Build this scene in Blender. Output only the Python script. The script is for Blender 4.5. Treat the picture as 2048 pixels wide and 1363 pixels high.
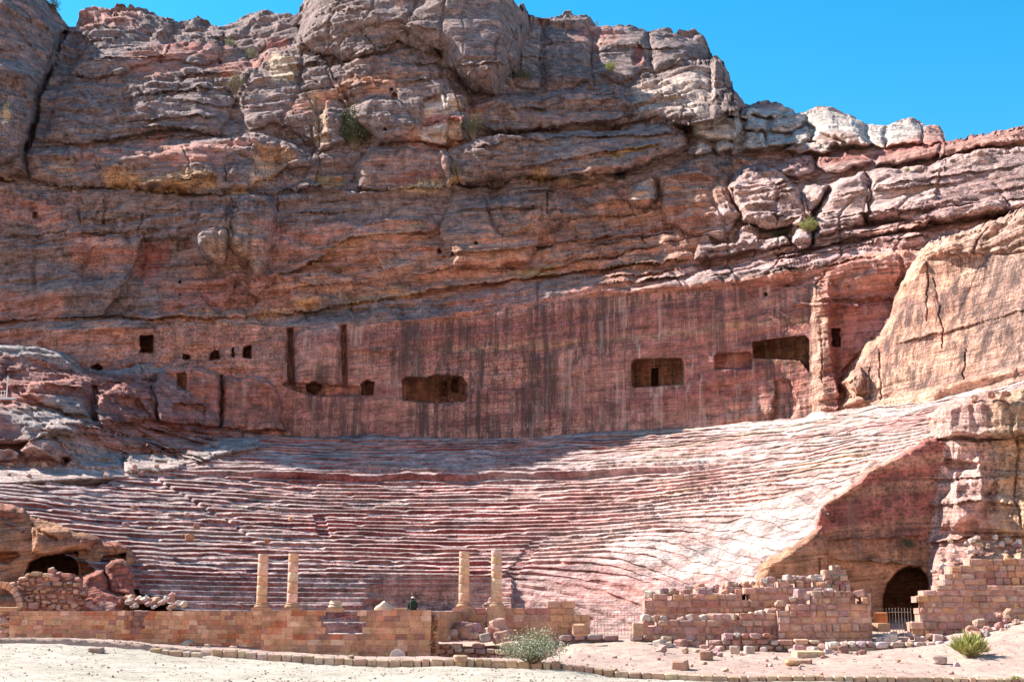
import bpy, bmesh, math, random
import numpy as np
from mathutils import Vector, Matrix

for o in list(bpy.data.objects):
    bpy.data.objects.remove(o, do_unlink=True)
scene = bpy.context.scene
COL = scene.collection

# ------------------------------------------------------------------ camera
FPX = 2700.0                      # focal length in photo pixels (photo 2048 x 1363)
PITCH = math.atan((1240.0 - 681.5) / FPX)
cam = bpy.data.cameras.new('camera')
cam.sensor_width = 36.0
cam.lens = 36.0 * FPX / 2048.0
cam.clip_start = 0.5
cam.clip_end = 6000.0
camo = bpy.data.objects.new('camera', cam)
COL.objects.link(camo)
camo.location = (0, 0, 0)
camo.rotation_euler = (math.pi / 2 + PITCH, 0, 0)
scene.camera = camo

# ------------------------------------------------------------------ sky, sun, exposure
SUN_EL = math.radians(42.0)
SUN_BACK = math.radians(24.0)     # sun stands to the left, this far behind the line of the stage
sv = Vector((-math.cos(SUN_EL) * math.cos(SUN_BACK), math.cos(SUN_EL) * math.sin(SUN_BACK), math.sin(SUN_EL)))
world = bpy.data.worlds.new('World')
scene.world = world
world.use_nodes = True
wn = world.node_tree.nodes
wl = world.node_tree.links
wn.clear()
wout = wn.new('ShaderNodeOutputWorld')
wbg = wn.new('ShaderNodeBackground')
sky = wn.new('ShaderNodeTexSky')
sky.sky_type = 'NISHITA'
sky.sun_disc = False
sky.sun_elevation = SUN_EL
sky.sun_rotation = math.atan2(sv.x, sv.y)
sky.altitude = 900
sky.air_density = 1.0
sky.dust_density = 0.2
sky.ozone_density = 2.0
whs = wn.new('ShaderNodeHueSaturation')
whs.inputs['Hue'].default_value = 0.48
whs.inputs['Saturation'].default_value = 1.42
whs.inputs['Value'].default_value = 0.95
wl.new(sky.outputs[0], whs.inputs['Color'])
wl.new(whs.outputs[0], wbg.inputs[0])
wbg.inputs[1].default_value = 0.092
wl.new(wbg.outputs[0], wout.inputs[0])
sun = bpy.data.lights.new('sun', 'SUN')
sun.energy = 4.4
sun.angle = math.radians(0.53)
sun.color = (1.0, 0.95, 0.87)
suno = bpy.data.objects.new('sun', sun)
COL.objects.link(suno)
suno.rotation_euler = sv.to_track_quat('Z', 'Y').to_euler()
suno.location = sv * 300
scene.view_settings.view_transform = 'Standard'
scene.view_settings.look = 'None'
scene.view_settings.gamma = 1.0
scene.view_settings.use_curve_mapping = False
scene.view_settings.exposure = 1.6
scene.render.engine = 'CYCLES'
scene.cycles.max_bounces = 4
scene.cycles.diffuse_bounces = 3

# ------------------------------------------------------------------ projection helpers
CT, ST = math.cos(PITCH), math.sin(PITCH)


def ray(px, py):
    dx = (np.asarray(px, float) - 1024.0) / FPX
    dy = -(np.asarray(py, float) - 681.5) / FPX
    y = CT - dy * ST
    return dx / y, (ST + dy * CT) / y       # X/Y and Z/Y


def at(px, py, Y):
    a, b = ray(px, py)
    return Vector((float(a) * Y, Y, float(b) * Y))


def proj(X, Y, Z):
    d = Y * CT + Z * ST
    return 1024 + FPX * X / d, 681.5 - FPX * (-Y * ST + Z * CT) / d


def pl(x, pts):
    p = np.array(pts, float)
    return np.interp(x, p[:, 0], p[:, 1])


# ------------------------------------------------------------------ noise
def _h(ix, iy, iz, seed):
    h = (ix * np.uint32(374761393) + iy * np.uint32(668265263) + iz * np.uint32(2246822519) + np.uint32(seed * 97 + 13))
    h = (h ^ (h >> np.uint32(13))) * np.uint32(1274126177)
    h = h ^ (h >> np.uint32(16))
    return h.astype(np.float32) * np.float32(2.0 / 4294967295.0) - np.float32(1)


def noise(x, y, z, seed=0):
    x = np.asarray(x, np.float32); y = np.asarray(y, np.float32); z = np.asarray(z, np.float32)
    x, y, z = np.broadcast_arrays(x, y, z)
    fx, fy, fz = np.floor(x), np.floor(y), np.floor(z)
    ix = fx.astype(np.int64).astype(np.uint32); iy = fy.astype(np.int64).astype(np.uint32); iz = fz.astype(np.int64).astype(np.uint32)
    tx, ty, tz = x - fx, y - fy, z - fz
    tx = tx * tx * (3 - 2 * tx); ty = ty * ty * (3 - 2 * ty); tz = tz * tz * (3 - 2 * tz)
    o = np.uint32(1)
    def lx(a, b):
        p = _h(ix, a, b, seed); q = _h(ix + o, a, b, seed)
        return p + (q - p) * tx
    c00 = lx(iy, iz); c10 = lx(iy + o, iz)
    e0 = c00 + (c10 - c00) * ty
    c01 = lx(iy, iz + o); c11 = lx(iy + o, iz + o)
    e1 = c01 + (c11 - c01) * ty
    return e0 + (e1 - e0) * tz


def fbm(x, y, z, octv=4, seed=0, gain=0.5):
    s = 0; a = 1.0; t = 0
    for i in range(octv):
        s = s + a * noise(x, y, z, seed + i * 7)
        t += a
        a *= gain
        x, y, z = 1.62 * x + 1.21 * y + 3.1, -1.21 * x + 1.62 * y + 7.7, 2.03 * z + 1.3
    return s / t * 1.6


def sstep(a, b, x):
    t = np.clip((x - a) / (b - a), 0, 1)
    return t * t * (3 - 2 * t)


def poly_sd(U, V, poly):
    """signed pixel distance, positive inside"""
    d = np.full(U.shape, 1e9, np.float32)
    inside = np.zeros(U.shape, bool)
    n = len(poly)
    for i in range(n):
        x0, y0 = poly[i]; x1, y1 = poly[(i + 1) % n]
        ex, ey = x1 - x0, y1 - y0
        wx, wy = U - x0, V - y0
        t = np.clip((wx * ex + wy * ey) / max(ex * ex + ey * ey, 1e-6), 0, 1)
        d = np.minimum(d, (wx - t * ex) ** 2 + (wy - t * ey) ** 2)
        if y0 != y1:
            c = ((y0 > V) != (y1 > V)) & (U < (x1 - x0) * (V - y0) / (y1 - y0) + x0)
            inside ^= c
    d = np.sqrt(d)
    return np.where(inside, d, -d)


def seg_d(U, V, pts):
    d = np.full(U.shape, 1e9, np.float32)
    for (x0, y0), (x1, y1) in zip(pts[:-1], pts[1:]):
        ex, ey = x1 - x0, y1 - y0
        wx, wy = U - x0, V - y0
        t = np.clip((wx * ex + wy * ey) / max(ex * ex + ey * ey, 1e-6), 0, 1)
        d = np.minimum(d, (wx - t * ex) ** 2 + (wy - t * ey) ** 2)
    return np.sqrt(d)


def bbox_sl(U, V, pts, m):
    p = np.array(pts, float)
    return (U > p[:, 0].min() - m) & (U < p[:, 0].max() + m) & (V > p[:, 1].min() - m) & (V < p[:, 1].max() + m)


# ------------------------------------------------------------------ object helpers
def tag(o, label=None, cat=None, group=None, kind=None):
    if label: o['label'] = label
    if cat: o['category'] = cat
    if group: o['group'] = group
    if kind: o['kind'] = kind
    return o


def link(name, me, mat=None, parent=None):
    o = bpy.data.objects.new(name, me)
    COL.objects.link(o)
    if mat is not None and me is not None and not me.materials:
        me.materials.append(mat)
    if parent is not None:
        o.parent = parent
    return o


def empty(name, loc, rz=0.0):
    o = bpy.data.objects.new(name, None)
    o.empty_display_size = 0.3
    COL.objects.link(o)
    o.location = loc
    o.rotation_euler = (0, 0, rz)
    return o


def np_mesh(name, verts, quads, attrs=None, smooth=False):
    used = np.zeros(len(verts), bool)
    used[quads.ravel()] = True
    remap = np.cumsum(used) - 1
    v = verts[used].astype(np.float32)
    q = remap[quads].astype(np.int32)
    me = bpy.data.meshes.new(name)
    me.vertices.add(len(v))
    me.vertices.foreach_set('co', v.ravel())
    me.loops.add(q.size)
    me.loops.foreach_set('vertex_index', q.ravel())
    me.polygons.add(len(q))
    me.polygons.foreach_set('loop_start', np.arange(0, q.size, 4, dtype=np.int32))
    try:
        me.polygons.foreach_set('loop_total', np.full(len(q), 4, np.int32))
    except Exception:
        pass
    if smooth:
        me.polygons.foreach_set('use_smooth', np.ones(len(q), bool))
    me.update(calc_edges=True)
    for k, a in (attrs or {}).items():
        a = a[used]
        if a.ndim == 2:
            at_ = me.attributes.new(k, 'FLOAT_COLOR', 'POINT')
            c = np.ones((len(a), 4), np.float32)
            c[:, :3] = a
            at_.data.foreach_set('color', c.ravel())
        else:
            at_ = me.attributes.new(k, 'FLOAT', 'POINT')
            at_.data.foreach_set('value', a.astype(np.float32))
    return me


def grid_quads(nu, nv):
    i = np.arange(nu * nv).reshape(nu, nv)
    return np.stack([i[:-1, :-1], i[1:, :-1], i[1:, 1:], i[:-1, 1:]], -1).reshape(-1, 4)


# ------------------------------------------------------------------ materials
def node_mat(name):
    m = bpy.data.materials.new(name)
    m.use_nodes = True
    nt = m.node_tree
    b = nt.nodes['Principled BSDF']
    b.inputs['Roughness'].default_value = 0.92
    b.inputs['Specular IOR Level'].default_value = 0.15
    return m, nt.nodes, nt.links, b


def mixc(N, L, mode, fac, a, b):
    n = N.new('ShaderNodeMix')
    n.data_type = 'RGBA'
    n.blend_type = mode
    for sock, val in ((n.inputs[0], fac), (n.inputs[6], a), (n.inputs[7], b)):
        if hasattr(val, 'is_output') or hasattr(val, 'links'):
            L.new(val, sock)
        elif isinstance(val, (int, float)):
            sock.default_value = val
        else:
            sock.default_value = (*val, 1)
    return n.outputs[2]


def ntex(N, L, vec, scale, detail=4, rough=0.6, mapscale=None):
    if mapscale is not None:
        mp = N.new('ShaderNodeMapping')
        mp.inputs['Scale'].default_value = mapscale
        L.new(vec, mp.inputs['Vector'])
        vec = mp.outputs[0]
    t = N.new('ShaderNodeTexNoise')
    t.inputs['Scale'].default_value = scale
    t.inputs['Detail'].default_value = detail
    t.inputs['Roughness'].default_value = rough
    L.new(vec, t.inputs['Vector'])
    return t.outputs[0]


def ramp(N, L, fac, stops):
    r = N.new('ShaderNodeValToRGB')
    e = r.color_ramp.elements
    while len(e) < len(stops):
        e.new(0.5)
    for el, (p, c) in zip(e, stops):
        el.position = p
        el.color = (c, c, c, 1) if isinstance(c, (int, float)) else (*c, 1)
    L.new(fac, r.inputs[0])
    return r.outputs[0]


def mrange(N, L, v, a, b, c=0.0, d=1.0):
    n = N.new('ShaderNodeMapRange')
    n.inputs[1].default_value = a; n.inputs[2].default_value = b
    n.inputs[3].default_value = c; n.inputs[4].default_value = d
    L.new(v, n.inputs[0])
    return n.outputs[0]


def mul(N, L, a, b):
    n = N.new('ShaderNodeMath'); n.operation = 'MULTIPLY'
    for s, v in zip(n.inputs, (a, b)):
        if isinstance(v, (int, float)): s.default_value = v
        else: L.new(v, s)
    return n.outputs[0]


def rock_material():
    m, N, L, b = node_mat('sandstone_rock')
    tc = N.new('ShaderNodeTexCoord').outputs['Object']
    col = N.new('ShaderNodeAttribute'); col.attribute_name = 'Col'
    stk = N.new('ShaderNodeAttribute'); stk.attribute_name = 'streak'
    vry = N.new('ShaderNodeAttribute'); vry.attribute_name = 'vary'
    vf = vry.outputs['Fac']
    c = col.outputs['Color']
    # fine bedding lines, gently dipping
    warp = ntex(N, L, tc, 0.03, 1)
    wv = N.new('ShaderNodeVectorMath'); wv.operation = 'MULTIPLY_ADD'
    cmb = N.new('ShaderNodeCombineXYZ')
    L.new(warp, cmb.inputs[2])
    L.new(cmb.outputs[0], wv.inputs[0]); wv.inputs[1].default_value = (0, 0, 6.0)
    L.new(tc, wv.inputs[2])
    rot = N.new('ShaderNodeMapping'); rot.inputs['Rotation'].default_value = (0, math.radians(4), 0)
    L.new(wv.outputs[0], rot.inputs['Vector'])
    tv = rot.outputs[0]
    s1 = ntex(N, L, tv, 1.0, 4, 0.65, (0.10, 0.10, 2.2))
    s2 = ntex(N, L, tv, 1.0, 3, 0.6, (0.35, 0.35, 7.0))
    c = mixc(N, L, 'MULTIPLY', 1.0, c, ramp(N, L, s1, [(0.25, 0.70), (0.5, 1.0), (0.75, 1.22)]))
    c = mixc(N, L, 'MULTIPLY', 0.7, c, ramp(N, L, s2, [(0.36, 0.5), (0.46, 1.0), (0.7, 1.25)]))
    # mottling and dark lichen grains
    n1 = ntex(N, L, tc, 1.1, 5, 0.72)
    c = mixc(N, L, 'MULTIPLY', 0.8, c, ramp(N, L, n1, [(0.34, 0.38), (0.5, 1.0), (0.66, 1.5)]))
    n2 = ntex(N, L, tc, 5.0, 3, 0.75)
    lm = ramp(N, L, n2, [(0.52, 0.0), (0.66, 1.0)])
    lm2 = mul(N, L, lm, ramp(N, L, vf, [(0.45, 0.0), (0.65, 0.8)]))
    c = mixc(N, L, 'MIX', lm2, c, (0.075, 0.062, 0.058))
    c = mixc(N, L, 'MULTIPLY', 0.75, c, ramp(N, L, n2, [(0.3, 1.3), (0.5, 1.0), (0.68, 0.72)]))
    # run-off streaks on the carved faces
    v1 = ntex(N, L, tc, 1.0, 5, 0.78, (1.25, 1.25, 0.05))
    dk = mul(N, L, ramp(N, L, v1, [(0.45, 0.0), (0.58, 1.0)]), ramp(N, L, vf, [(0.35, 0.25), (0.55, 1.0)]))
    dk = mul(N, L, mul(N, L, dk, stk.outputs['Fac']), 0.92)
    c = mixc(N, L, 'MIX', dk, c, (0.105, 0.066, 0.058))
    v2 = ntex(N, L, tc, 1.0, 4, 0.7, (1.6, 1.6, 0.04))
    pk = mul(N, L, ramp(N, L, v2, [(0.54, 0.0), (0.66, 1.0)]), ramp(N, L, vf, [(0.38, 0.95), (0.65, 0.2)]))
    pk = mul(N, L, mul(N, L, pk, stk.outputs['Fac']), 0.75)
    c = mixc(N, L, 'MIX', pk, c, (0.62, 0.46, 0.38))
    L.new(c, b.inputs['Base Color'])
    bp = N.new('ShaderNodeBump'); bp.inputs['Strength'].default_value = 1.0; bp.inputs['Distance'].default_value = 0.42
    add = N.new('ShaderNodeMath'); add.operation = 'ADD'
    L.new(mul(N, L, n1, 0.9), add.inputs[0]); L.new(mul(N, L, s2, 0.5), add.inputs[1])
    L.new(add.outputs[0], bp.inputs['Height'])
    bp2 = N.new('ShaderNodeBump'); bp2.inputs['Strength'].default_value = 0.4; bp2.inputs['Distance'].default_value = 0.06
    L.new(n2, bp2.inputs['Height']); L.new(bp.outputs[0], bp2.inputs['Normal'])
    L.new(bp2.outputs[0], b.inputs['Normal'])
    return m


ROCK = rock_material()
# ------------------------------------------------------------------ the rock: cliff, outcrops, spur (one relief, cut into bodies)
SKY = [(-420, -40), (-150, -45), (0, -42), (60, -22), (92, -2), (108, 14), (122, 32), (130, 44), (140, 56), (150, 46), (162, 30), (176, 22), (200, 19), (216, 20), (232, 14), (262, 10),
       (280, 12), (300, 24), (318, 30), (330, 32), (345, 40), (352, 46), (368, 40), (390, 33), (410, 42), (430, 55), (446, 63), (458, 55),
       (480, 42), (500, 32), (520, 25), (540, 28), (562, 36), (575, 32), (594, 34), (602, 16), (612, 3), (640, -40), (700, -75), (900, -80), (1000, -30), (1026, -4),
       (1034, 12), (1046, 16), (1056, 24), (1060, 41), (1092, 42), (1100, 38), (1124, 34), (1130, 24), (1140, 22), (1150, 34), (1168, 31), (1180, 33), (1194, 54), (1206, 57),
       (1222, 50), (1246, 47), (1268, 50), (1300, 55), (1320, 50), (1340, 53), (1352, 60), (1364, 56), (1388, 55), (1398, 62), (1408, 66), (1416, 84),
       (1426, 112), (1436, 114), (1446, 118), (1452, 130), (1463, 160), (1468, 182), (1480, 188), (1490, 205), (1500, 207), (1512, 203), (1536, 200), (1560, 208), (1586, 216), (1592, 224),
       (1604, 224), (1616, 222), (1632, 216), (1660, 214), (1690, 222), (1712, 232), (1726, 246), (1736, 254), (1750, 251), (1770, 252), (1778, 248), (1800, 238), (1826, 234), (1840, 242), (1848, 251),
       (1860, 249), (1880, 250), (1888, 262), (1891, 281), (1900, 284), (1930, 277), (1960, 270), (2000, 258), (2048, 248), (2200, 225), (2480, 190)]
YB = [(-420, 125), (0, 126), (250, 125), (400, 123.5), (560, 124), (860, 124.6), (1200, 122.5), (1500, 117.8), (1690, 112.5), (1900, 108), (2480, 100)]
BASE = [(-420, 905), (400, 905), (560, 886), (860, 886), (1100, 886), (1300, 880), (1500, 868), (1690, 846), (1800, 838), (2480, 810)]
WTOP = [(-420, 665), (0, 658), (200, 655), (300, 655), (520, 650), (720, 641), (830, 641), (900, 631), (1000, 609), (1100, 592), (1190, 583), (1300, 578),
        (1430, 564), (1620, 540), (1800, 512), (2000, 490), (2480, 440)]
OVER = [(-420, 650), (0, 640), (200, 627), (300, 637), (520, 632), (650, 612), (800, 592), (1000, 562), (1180, 537), (1390, 520), (1500, 505), (1700, 480), (1850, 456), (1960, 440), (2048, 420), (2480, 370)]
MID = [(-420, 350), (0, 352), (100, 372), (260, 377), (370, 388), (540, 388), (660, 376), (720, 382), (900, 376), (1000, 365), (1040, 351), (1240, 345), (1330, 312), (1400, 300),
       (1500, 318), (1600, 330), (1750, 312), (1900, 290), (2048, 262), (2480, 215)]
SKYY = [(-420, 150), (0, 151), (140, 162), (440, 164), (600, 160), (1000, 150), (1040, 156), (1060, 158), (1420, 157), (1430, 151), (1500, 151), (1900, 145), (2048, 136), (2480, 126)]
LEDGE = [(-420, 3.0), (500, 3.0), (900, 4.5), (1200, 5.5), (1700, 6.5), (2480, 7)]

us = np.concatenate([np.arange(-400, -40, 8), np.arange(-40, 2088, 2), np.arange(2088, 2460, 8)]).astype(np.float32)
NV = 650
tt = np.linspace(0, 1, NV).astype(np.float32)
sk = pl(us, SKY).astype(np.float32)
sk = sk + ((2.2 * noise(us / 9, 0, 0, 5) + 1.2 * noise(us / 3.5, 0, 0, 6)) * (1 - 0.65 * sstep(1440, 1500, us))).astype(np.float32)
k_ = np.hanning(121); k_ /= k_.sum()
sks = np.convolve(np.pad(sk, 60, mode='edge'), k_, 'valid').astype(np.float32)
U = np.repeat(us[:, None], NV, 1)
V = sks[:, None] + tt[None, :] * (1300 - sks[:, None])
V = V + (sk - sks)[:, None] * np.exp(-(V - sks[:, None]) / 95.0)
nU = len(us)

yb = pl(us, YB); led = pl(us, LEDGE)
rows_py = [sks, pl(us, MID) - 6, pl(us, MID) + 6, pl(us, OVER), pl(us, WTOP), pl(us, BASE), np.full(nU, 1300.0)]
midY = yb + led + 4.0 + pl(us, [(-420, 0), (1200, 0), (1500, 5), (1900, 3), (2480, 2)])
rows_Y = [pl(us, SKYY), midY + 2.0, midY, yb + led, yb + 1.2, yb, yb + 1.0]
Yd = np.zeros_like(V)
for k in range(6):
    p0, p1 = rows_py[k][:, None], rows_py[k + 1][:, None]
    y0, y1 = rows_Y[k][:, None], rows_Y[k + 1][:, None]
    f = np.clip((V - p0) / np.maximum(p1 - p0, 1), 0, 1)
    f = 1 - (1 - f) ** 1.5 if k == 0 else f
    Yd = np.where((V >= p0), y0 + (y1 - y0) * f, Yd if k else y0 + 0 * V)

BODY = np.zeros(V.shape, np.int8)
# ragged outlines: the tracing coordinates wobble a little
Uw = U + 5 * noise(U / 30, V / 30, 0, 11) + 2.2 * noise(U / 9, V / 9, 0, 12)
Vw = V + 5 * noise(U / 30, V / 30, 9, 13) + 2.2 * noise(U / 9, V / 9, 9, 14)


def dome(x):
    x = np.clip(x, 0, 1)
    return np.sqrt(1 - (1 - x) ** 2)


def mass(poly, p, w):
    m = bbox_sl(Uw, Vw, poly, 2)
    sd = poly_sd(Uw[m], Vw[m], poly)
    Yd[m] -= p * dome(sd / w) * (sd > 0)


def body(poly, yfun, p, w, idx, wob=True):
    a, b_ = (Uw, Vw) if wob else (U, V)
    m = bbox_sl(a, b_, poly, 2)
    sd = poly_sd(a[m], b_[m], poly)
    ym = yfun(U[m], V[m]) + p * (1 - dome(sd / w))
    cur = Yd[m]
    take = (sd > 0) & (ym < cur)
    cur[take] = ym[take]
    Yd[m] = cur
    bb = BODY[m]; bb[take] = idx; BODY[m] = bb


def step(pts, A, h, g=0.5, gw=5, fade=40):
    """bedding ledge: rock above the line overhangs, a dark slot runs below it, and it leans back upward over h pixels"""
    xs = [q[0] for q in pts]
    m = (U > xs[0]) & (U < xs[-1])
    u, v = U[m], V[m]
    ln = pl(u, pts) + 2.5 * noise(u / 22, 0, 0, len(pts) + int(xs[0])) + 1.5 * noise(u / 6, 0, 0, 3)
    d = ln - v
    am = np.clip((u - xs[0]) / fade, 0, 1) * np.clip((xs[-1] - u) / fade, 0, 1) * (0.75 + 0.5 * noise(u / 45, 0, 0, 31))
    r = np.where(d >= 0, A * np.exp(-np.maximum(d, 0) / h), -0.7 * g * np.exp(np.minimum(d, 0) / gw))
    Yd[m] -= r * am


def crack(pts, depth, w):
    m = bbox_sl(U, V, pts, w + 4)
    d = seg_d(Uw[m], Vw[m], pts)
    Yd[m] += depth * (1 - sstep(w * 0.3, w, d))


def hole(poly, depth, edge=2.0, wob=False, arch=False):
    a, b_ = (Uw, Vw) if wob else (U + 1.2 * noise(U / 7, V / 7, 2, 21), V + 1.2 * noise(U / 7, V / 7, 4, 22))
    m = bbox_sl(a, b_, poly, 2)
    sd = poly_sd(a[m], b_[m], poly)
    Yd[m] += depth * sstep(-0.5, edge, sd)


# --- upper cliff bodies
mass([(-420, -140), (60, -60), (92, 0), (120, 60), (116, 112), (92, 160), (72, 230), (52, 300), (0, 330), (-420, 340)], 5.0, 55)
mass([(136, 150), (160, 90), (172, 34), (214, 28), (262, 18), (300, 32), (344, 50), (350, 84), (330, 112), (250, 150), (180, 164)], 2.6, 34)
mass([(318, 122), (345, 74), (390, 40), (430, 62), (452, 74), (446, 112), (400, 132)], 2.2, 26)
mass([(450, 80), (480, 52), (520, 30), (590, 40), (600, 80), (560, 95), (500, 110)], 1.8, 25)
mass([(88, 285), (128, 150), (200, 104), (330, 90), (430, 75), (500, 110), (505, 150), (480, 200), (440, 270), (350, 258), (180, 287)], 2.6, 60)
mass([(495, 140), (540, 98), (600, 90), (650, 120), (682, 172), (702, 232), (694, 290), (640, 296), (600, 262), (555, 250), (500, 262), (470, 200)], 3.2, 40)
mass([(585, 95), (606, 12), (640, -60), (1020, -60), (1046, 14), (1056, 60), (1040, 120), (990, 185), (940, 172), (880, 104), (800, 92), (720, 122), (650, 112)], 6.0, 60)
mass([(800, 60), (850, 10), (900, -40), (1020, -40), (1050, 60), (1030, 120), (985, 180), (930, 150), (870, 90)], 2.5, 35)
mass([(655, 140), (740, 96), (860, 90), (905, 122), (942, 192), (936, 272), (900, 286), (760, 286), (704, 236)], 3.6, 45)
mass([(690, 230), (740, 190), (800, 200), (830, 250), (800, 285), (740, 285)], 1.2, 30)
mass([(715, 335), (740, 292), (800, 286), (880, 291), (906, 312), (902, 375), (840, 383), (780, 386), (715, 376)], 2.6, 18)
mass([(52, 302), (180, 288), (300, 302), (440, 277), (520, 264), (600, 290), (627, 322), (620, 342), (560, 347), (500, 386), (380, 386), (260, 376), (100, 371), (58, 352)], 2.2, 26)
mass([(210, 330), (290, 300), (420, 300), (430, 350), (380, 380), (260, 372)], 1.4, 22)
mass([(-420, 300), (50, 300), (55, 345), (0, 352), (-420, 350)], 2.0, 22)
# shaded tower base and the great slab in front of it
mass([(890, 238), (1000, 182), (1080, 178), (1240, 167), (1300, 146), (1425, 119), (1446, 119), (1463, 165), (1488, 212), (1465, 232), (1372, 250), (1330, 236), (1252, 242), (1000, 262), (930, 252)], 2.0, 18)
m = bbox_sl(U, V, [(1240, 110), (1490, 250)], 2)
sd = poly_sd(U[m], V[m], [(1240, 172), (1300, 146), (1425, 116), (1446, 116), (1463, 165), (1490, 212), (1468, 234), (1372, 252), (1250, 242)])
Yd[m] -= np.clip(U[m] - 1262, 0, 220) * 0.034 * sstep(0, 10, sd)
mass([(960, 240), (1010, 192), (1228, 178), (1252, 190), (1250, 236), (1000, 258)], 1.4, 14)
mass([(1040, 20), (1060, 44), (1082, 60), (1078, 130), (1082, 174), (1030, 168), (1020, 90)], 1.6, 18)
mass([(1085, 60), (1130, 30), (1175, 40), (1185, 100), (1180, 170), (1090, 172)], 1.6, 22)
mass([(1200, 60), (1290, 60), (1300, 140), (1240, 162), (1195, 150)], 1.5, 22)
mass([(1300, 62), (1405, 70), (1424, 112), (1305, 142)], 1.8, 22)
mass([(876, 292), (1000, 264), (1250, 247), (1352, 238), (1374, 262), (1372, 292), (1300, 322), (1240, 343), (1040, 350), (892, 376)], 3.2, 22)
mass([(1060, 345), (1180, 325), (1290, 300), (1376, 283), (1385, 300), (1330, 316), (1240, 345)], 1.6, 10)
# sunlit boulders and domes on the right shoulder
for poly, p, w in (
    ([(1386, 268), (1380, 236), (1420, 228), (1480, 236), (1488, 262), (1470, 280), (1420, 282)], 2.4, 16),
    ([(1458, 232), (1462, 215), (1474, 208), (1482, 220), (1480, 240)], 1.6, 9), ([(1480, 238), (1486, 216), (1502, 214), (1510, 232), (1500, 244)], 1.6, 9),
    ([(1370, 308), (1380, 290), (1406, 282), (1424, 292), (1424, 308), (1396, 314)], 2.0, 10), ([(1426, 302), (1434, 282), (1456, 276), (1470, 288), (1468, 302), (1440, 308)], 2.0, 10),
    ([(1448, 206), (1452, 186), (1476, 186), (1490, 206), (1486, 222), (1456, 222)], 1.5, 10),
    ([(1494, 232), (1502, 206), (1536, 202), (1564, 212), (1562, 232), (1530, 236)], 1.8, 12),
    ([(1490, 262), (1500, 238), (1532, 238), (1536, 262), (1510, 268)], 2.0, 10), ([(1488, 300), (1494, 268), (1530, 266), (1536, 296), (1510, 302)], 2.4, 11), ([(1532, 296), (1536, 266), (1570, 262), (1582, 290), (1560, 298)], 2.4, 11),
    ([(1540, 258), (1544, 228), (1580, 224), (1612, 228), (1610, 250), (1580, 262)], 2.4, 13), ([(1572, 290), (1582, 262), (1616, 256), (1624, 284), (1600, 294)], 2.6, 11),
    ([(1610, 250), (1618, 226), (1652, 216), (1690, 226), (1724, 250), (1744, 290), (1700, 290), (1640, 262)], 2.6, 16),
    ([(1624, 286), (1630, 256), (1660, 240), (1700, 246), (1734, 270), (1744, 292), (1680, 294)], 2.4, 14),
    ([(1734, 288), (1738, 256), (1768, 254), (1776, 290)], 1.8, 10), ([(1776, 290), (1780, 250), (1826, 237), (1846, 256), (1846, 288)], 2.4, 14), ([(1846, 288), (1850, 252), (1884, 253), (1890, 286)], 1.8, 11),
    ([(1560, 306), (1590, 288), (1660, 286), (1664, 302), (1600, 312)], 2.0, 8), ([(1632, 330), (1640, 310), (1700, 304), (1750, 316), (1720, 334), (1660, 340)], 1.8, 10),
    ([(1560, 345), (1580, 318), (1626, 312), (1632, 345), (1600, 356)], 1.6, 10), ([(1752, 330), (1760, 306), (1880, 288), (1886, 306), (1830, 322)], 1.8, 9), ([(1880, 318), (1884, 292), (2000, 262), (2100, 245), (2100, 285), (1960, 300)], 2.2, 12),
    ([(1254, 400), (1262, 372), (1300, 346), (1316, 348), (1316, 392), (1298, 412), (1272, 412)], 2.4, 16), ([(1320, 400), (1320, 346), (1400, 312), (1466, 318), (1462, 368), (1482, 440), (1450, 482), (1390, 470), (1330, 440)], 1.8, 22),
    ([(1457, 372), (1468, 342), (1496, 330), (1545, 334), (1580, 350), (1606, 400), (1622, 440), (1560, 462), (1486, 446), (1474, 410)], 3.2, 20),
    ([(1474, 488), (1480, 462), (1500, 446), (1524, 458), (1520, 480), (1496, 492)], 1.6, 10), ([(1600, 392), (1616, 374), (1660, 366), (1640, 408), (1614, 436)], 2.4, 10),
    ([(1618, 442), (1650, 398), (1664, 366), (1726, 340), (1738, 420), (1726, 450), (1640, 470)], 2.4, 15), ([(1732, 440), (1728, 342), (1830, 330), (1960, 300), (2100, 280), (2100, 410), (1960, 440), (1850, 452)], 2.6, 20),
    ([(1580, 490), (1582, 446), (1600, 434), (1620, 446), (1622, 492), (1600, 502)], 2.2, 12), ([(1622, 496), (1626, 462), (1740, 448), (1860, 446), (1850, 458), (1700, 482)], 1.6, 9),
    ([(1390, 522), (1396, 490), (1470, 486), (1570, 474), (1580, 496), (1500, 508)], 1.8, 10)):
    mass(poly, p * 1.5, w)
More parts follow.
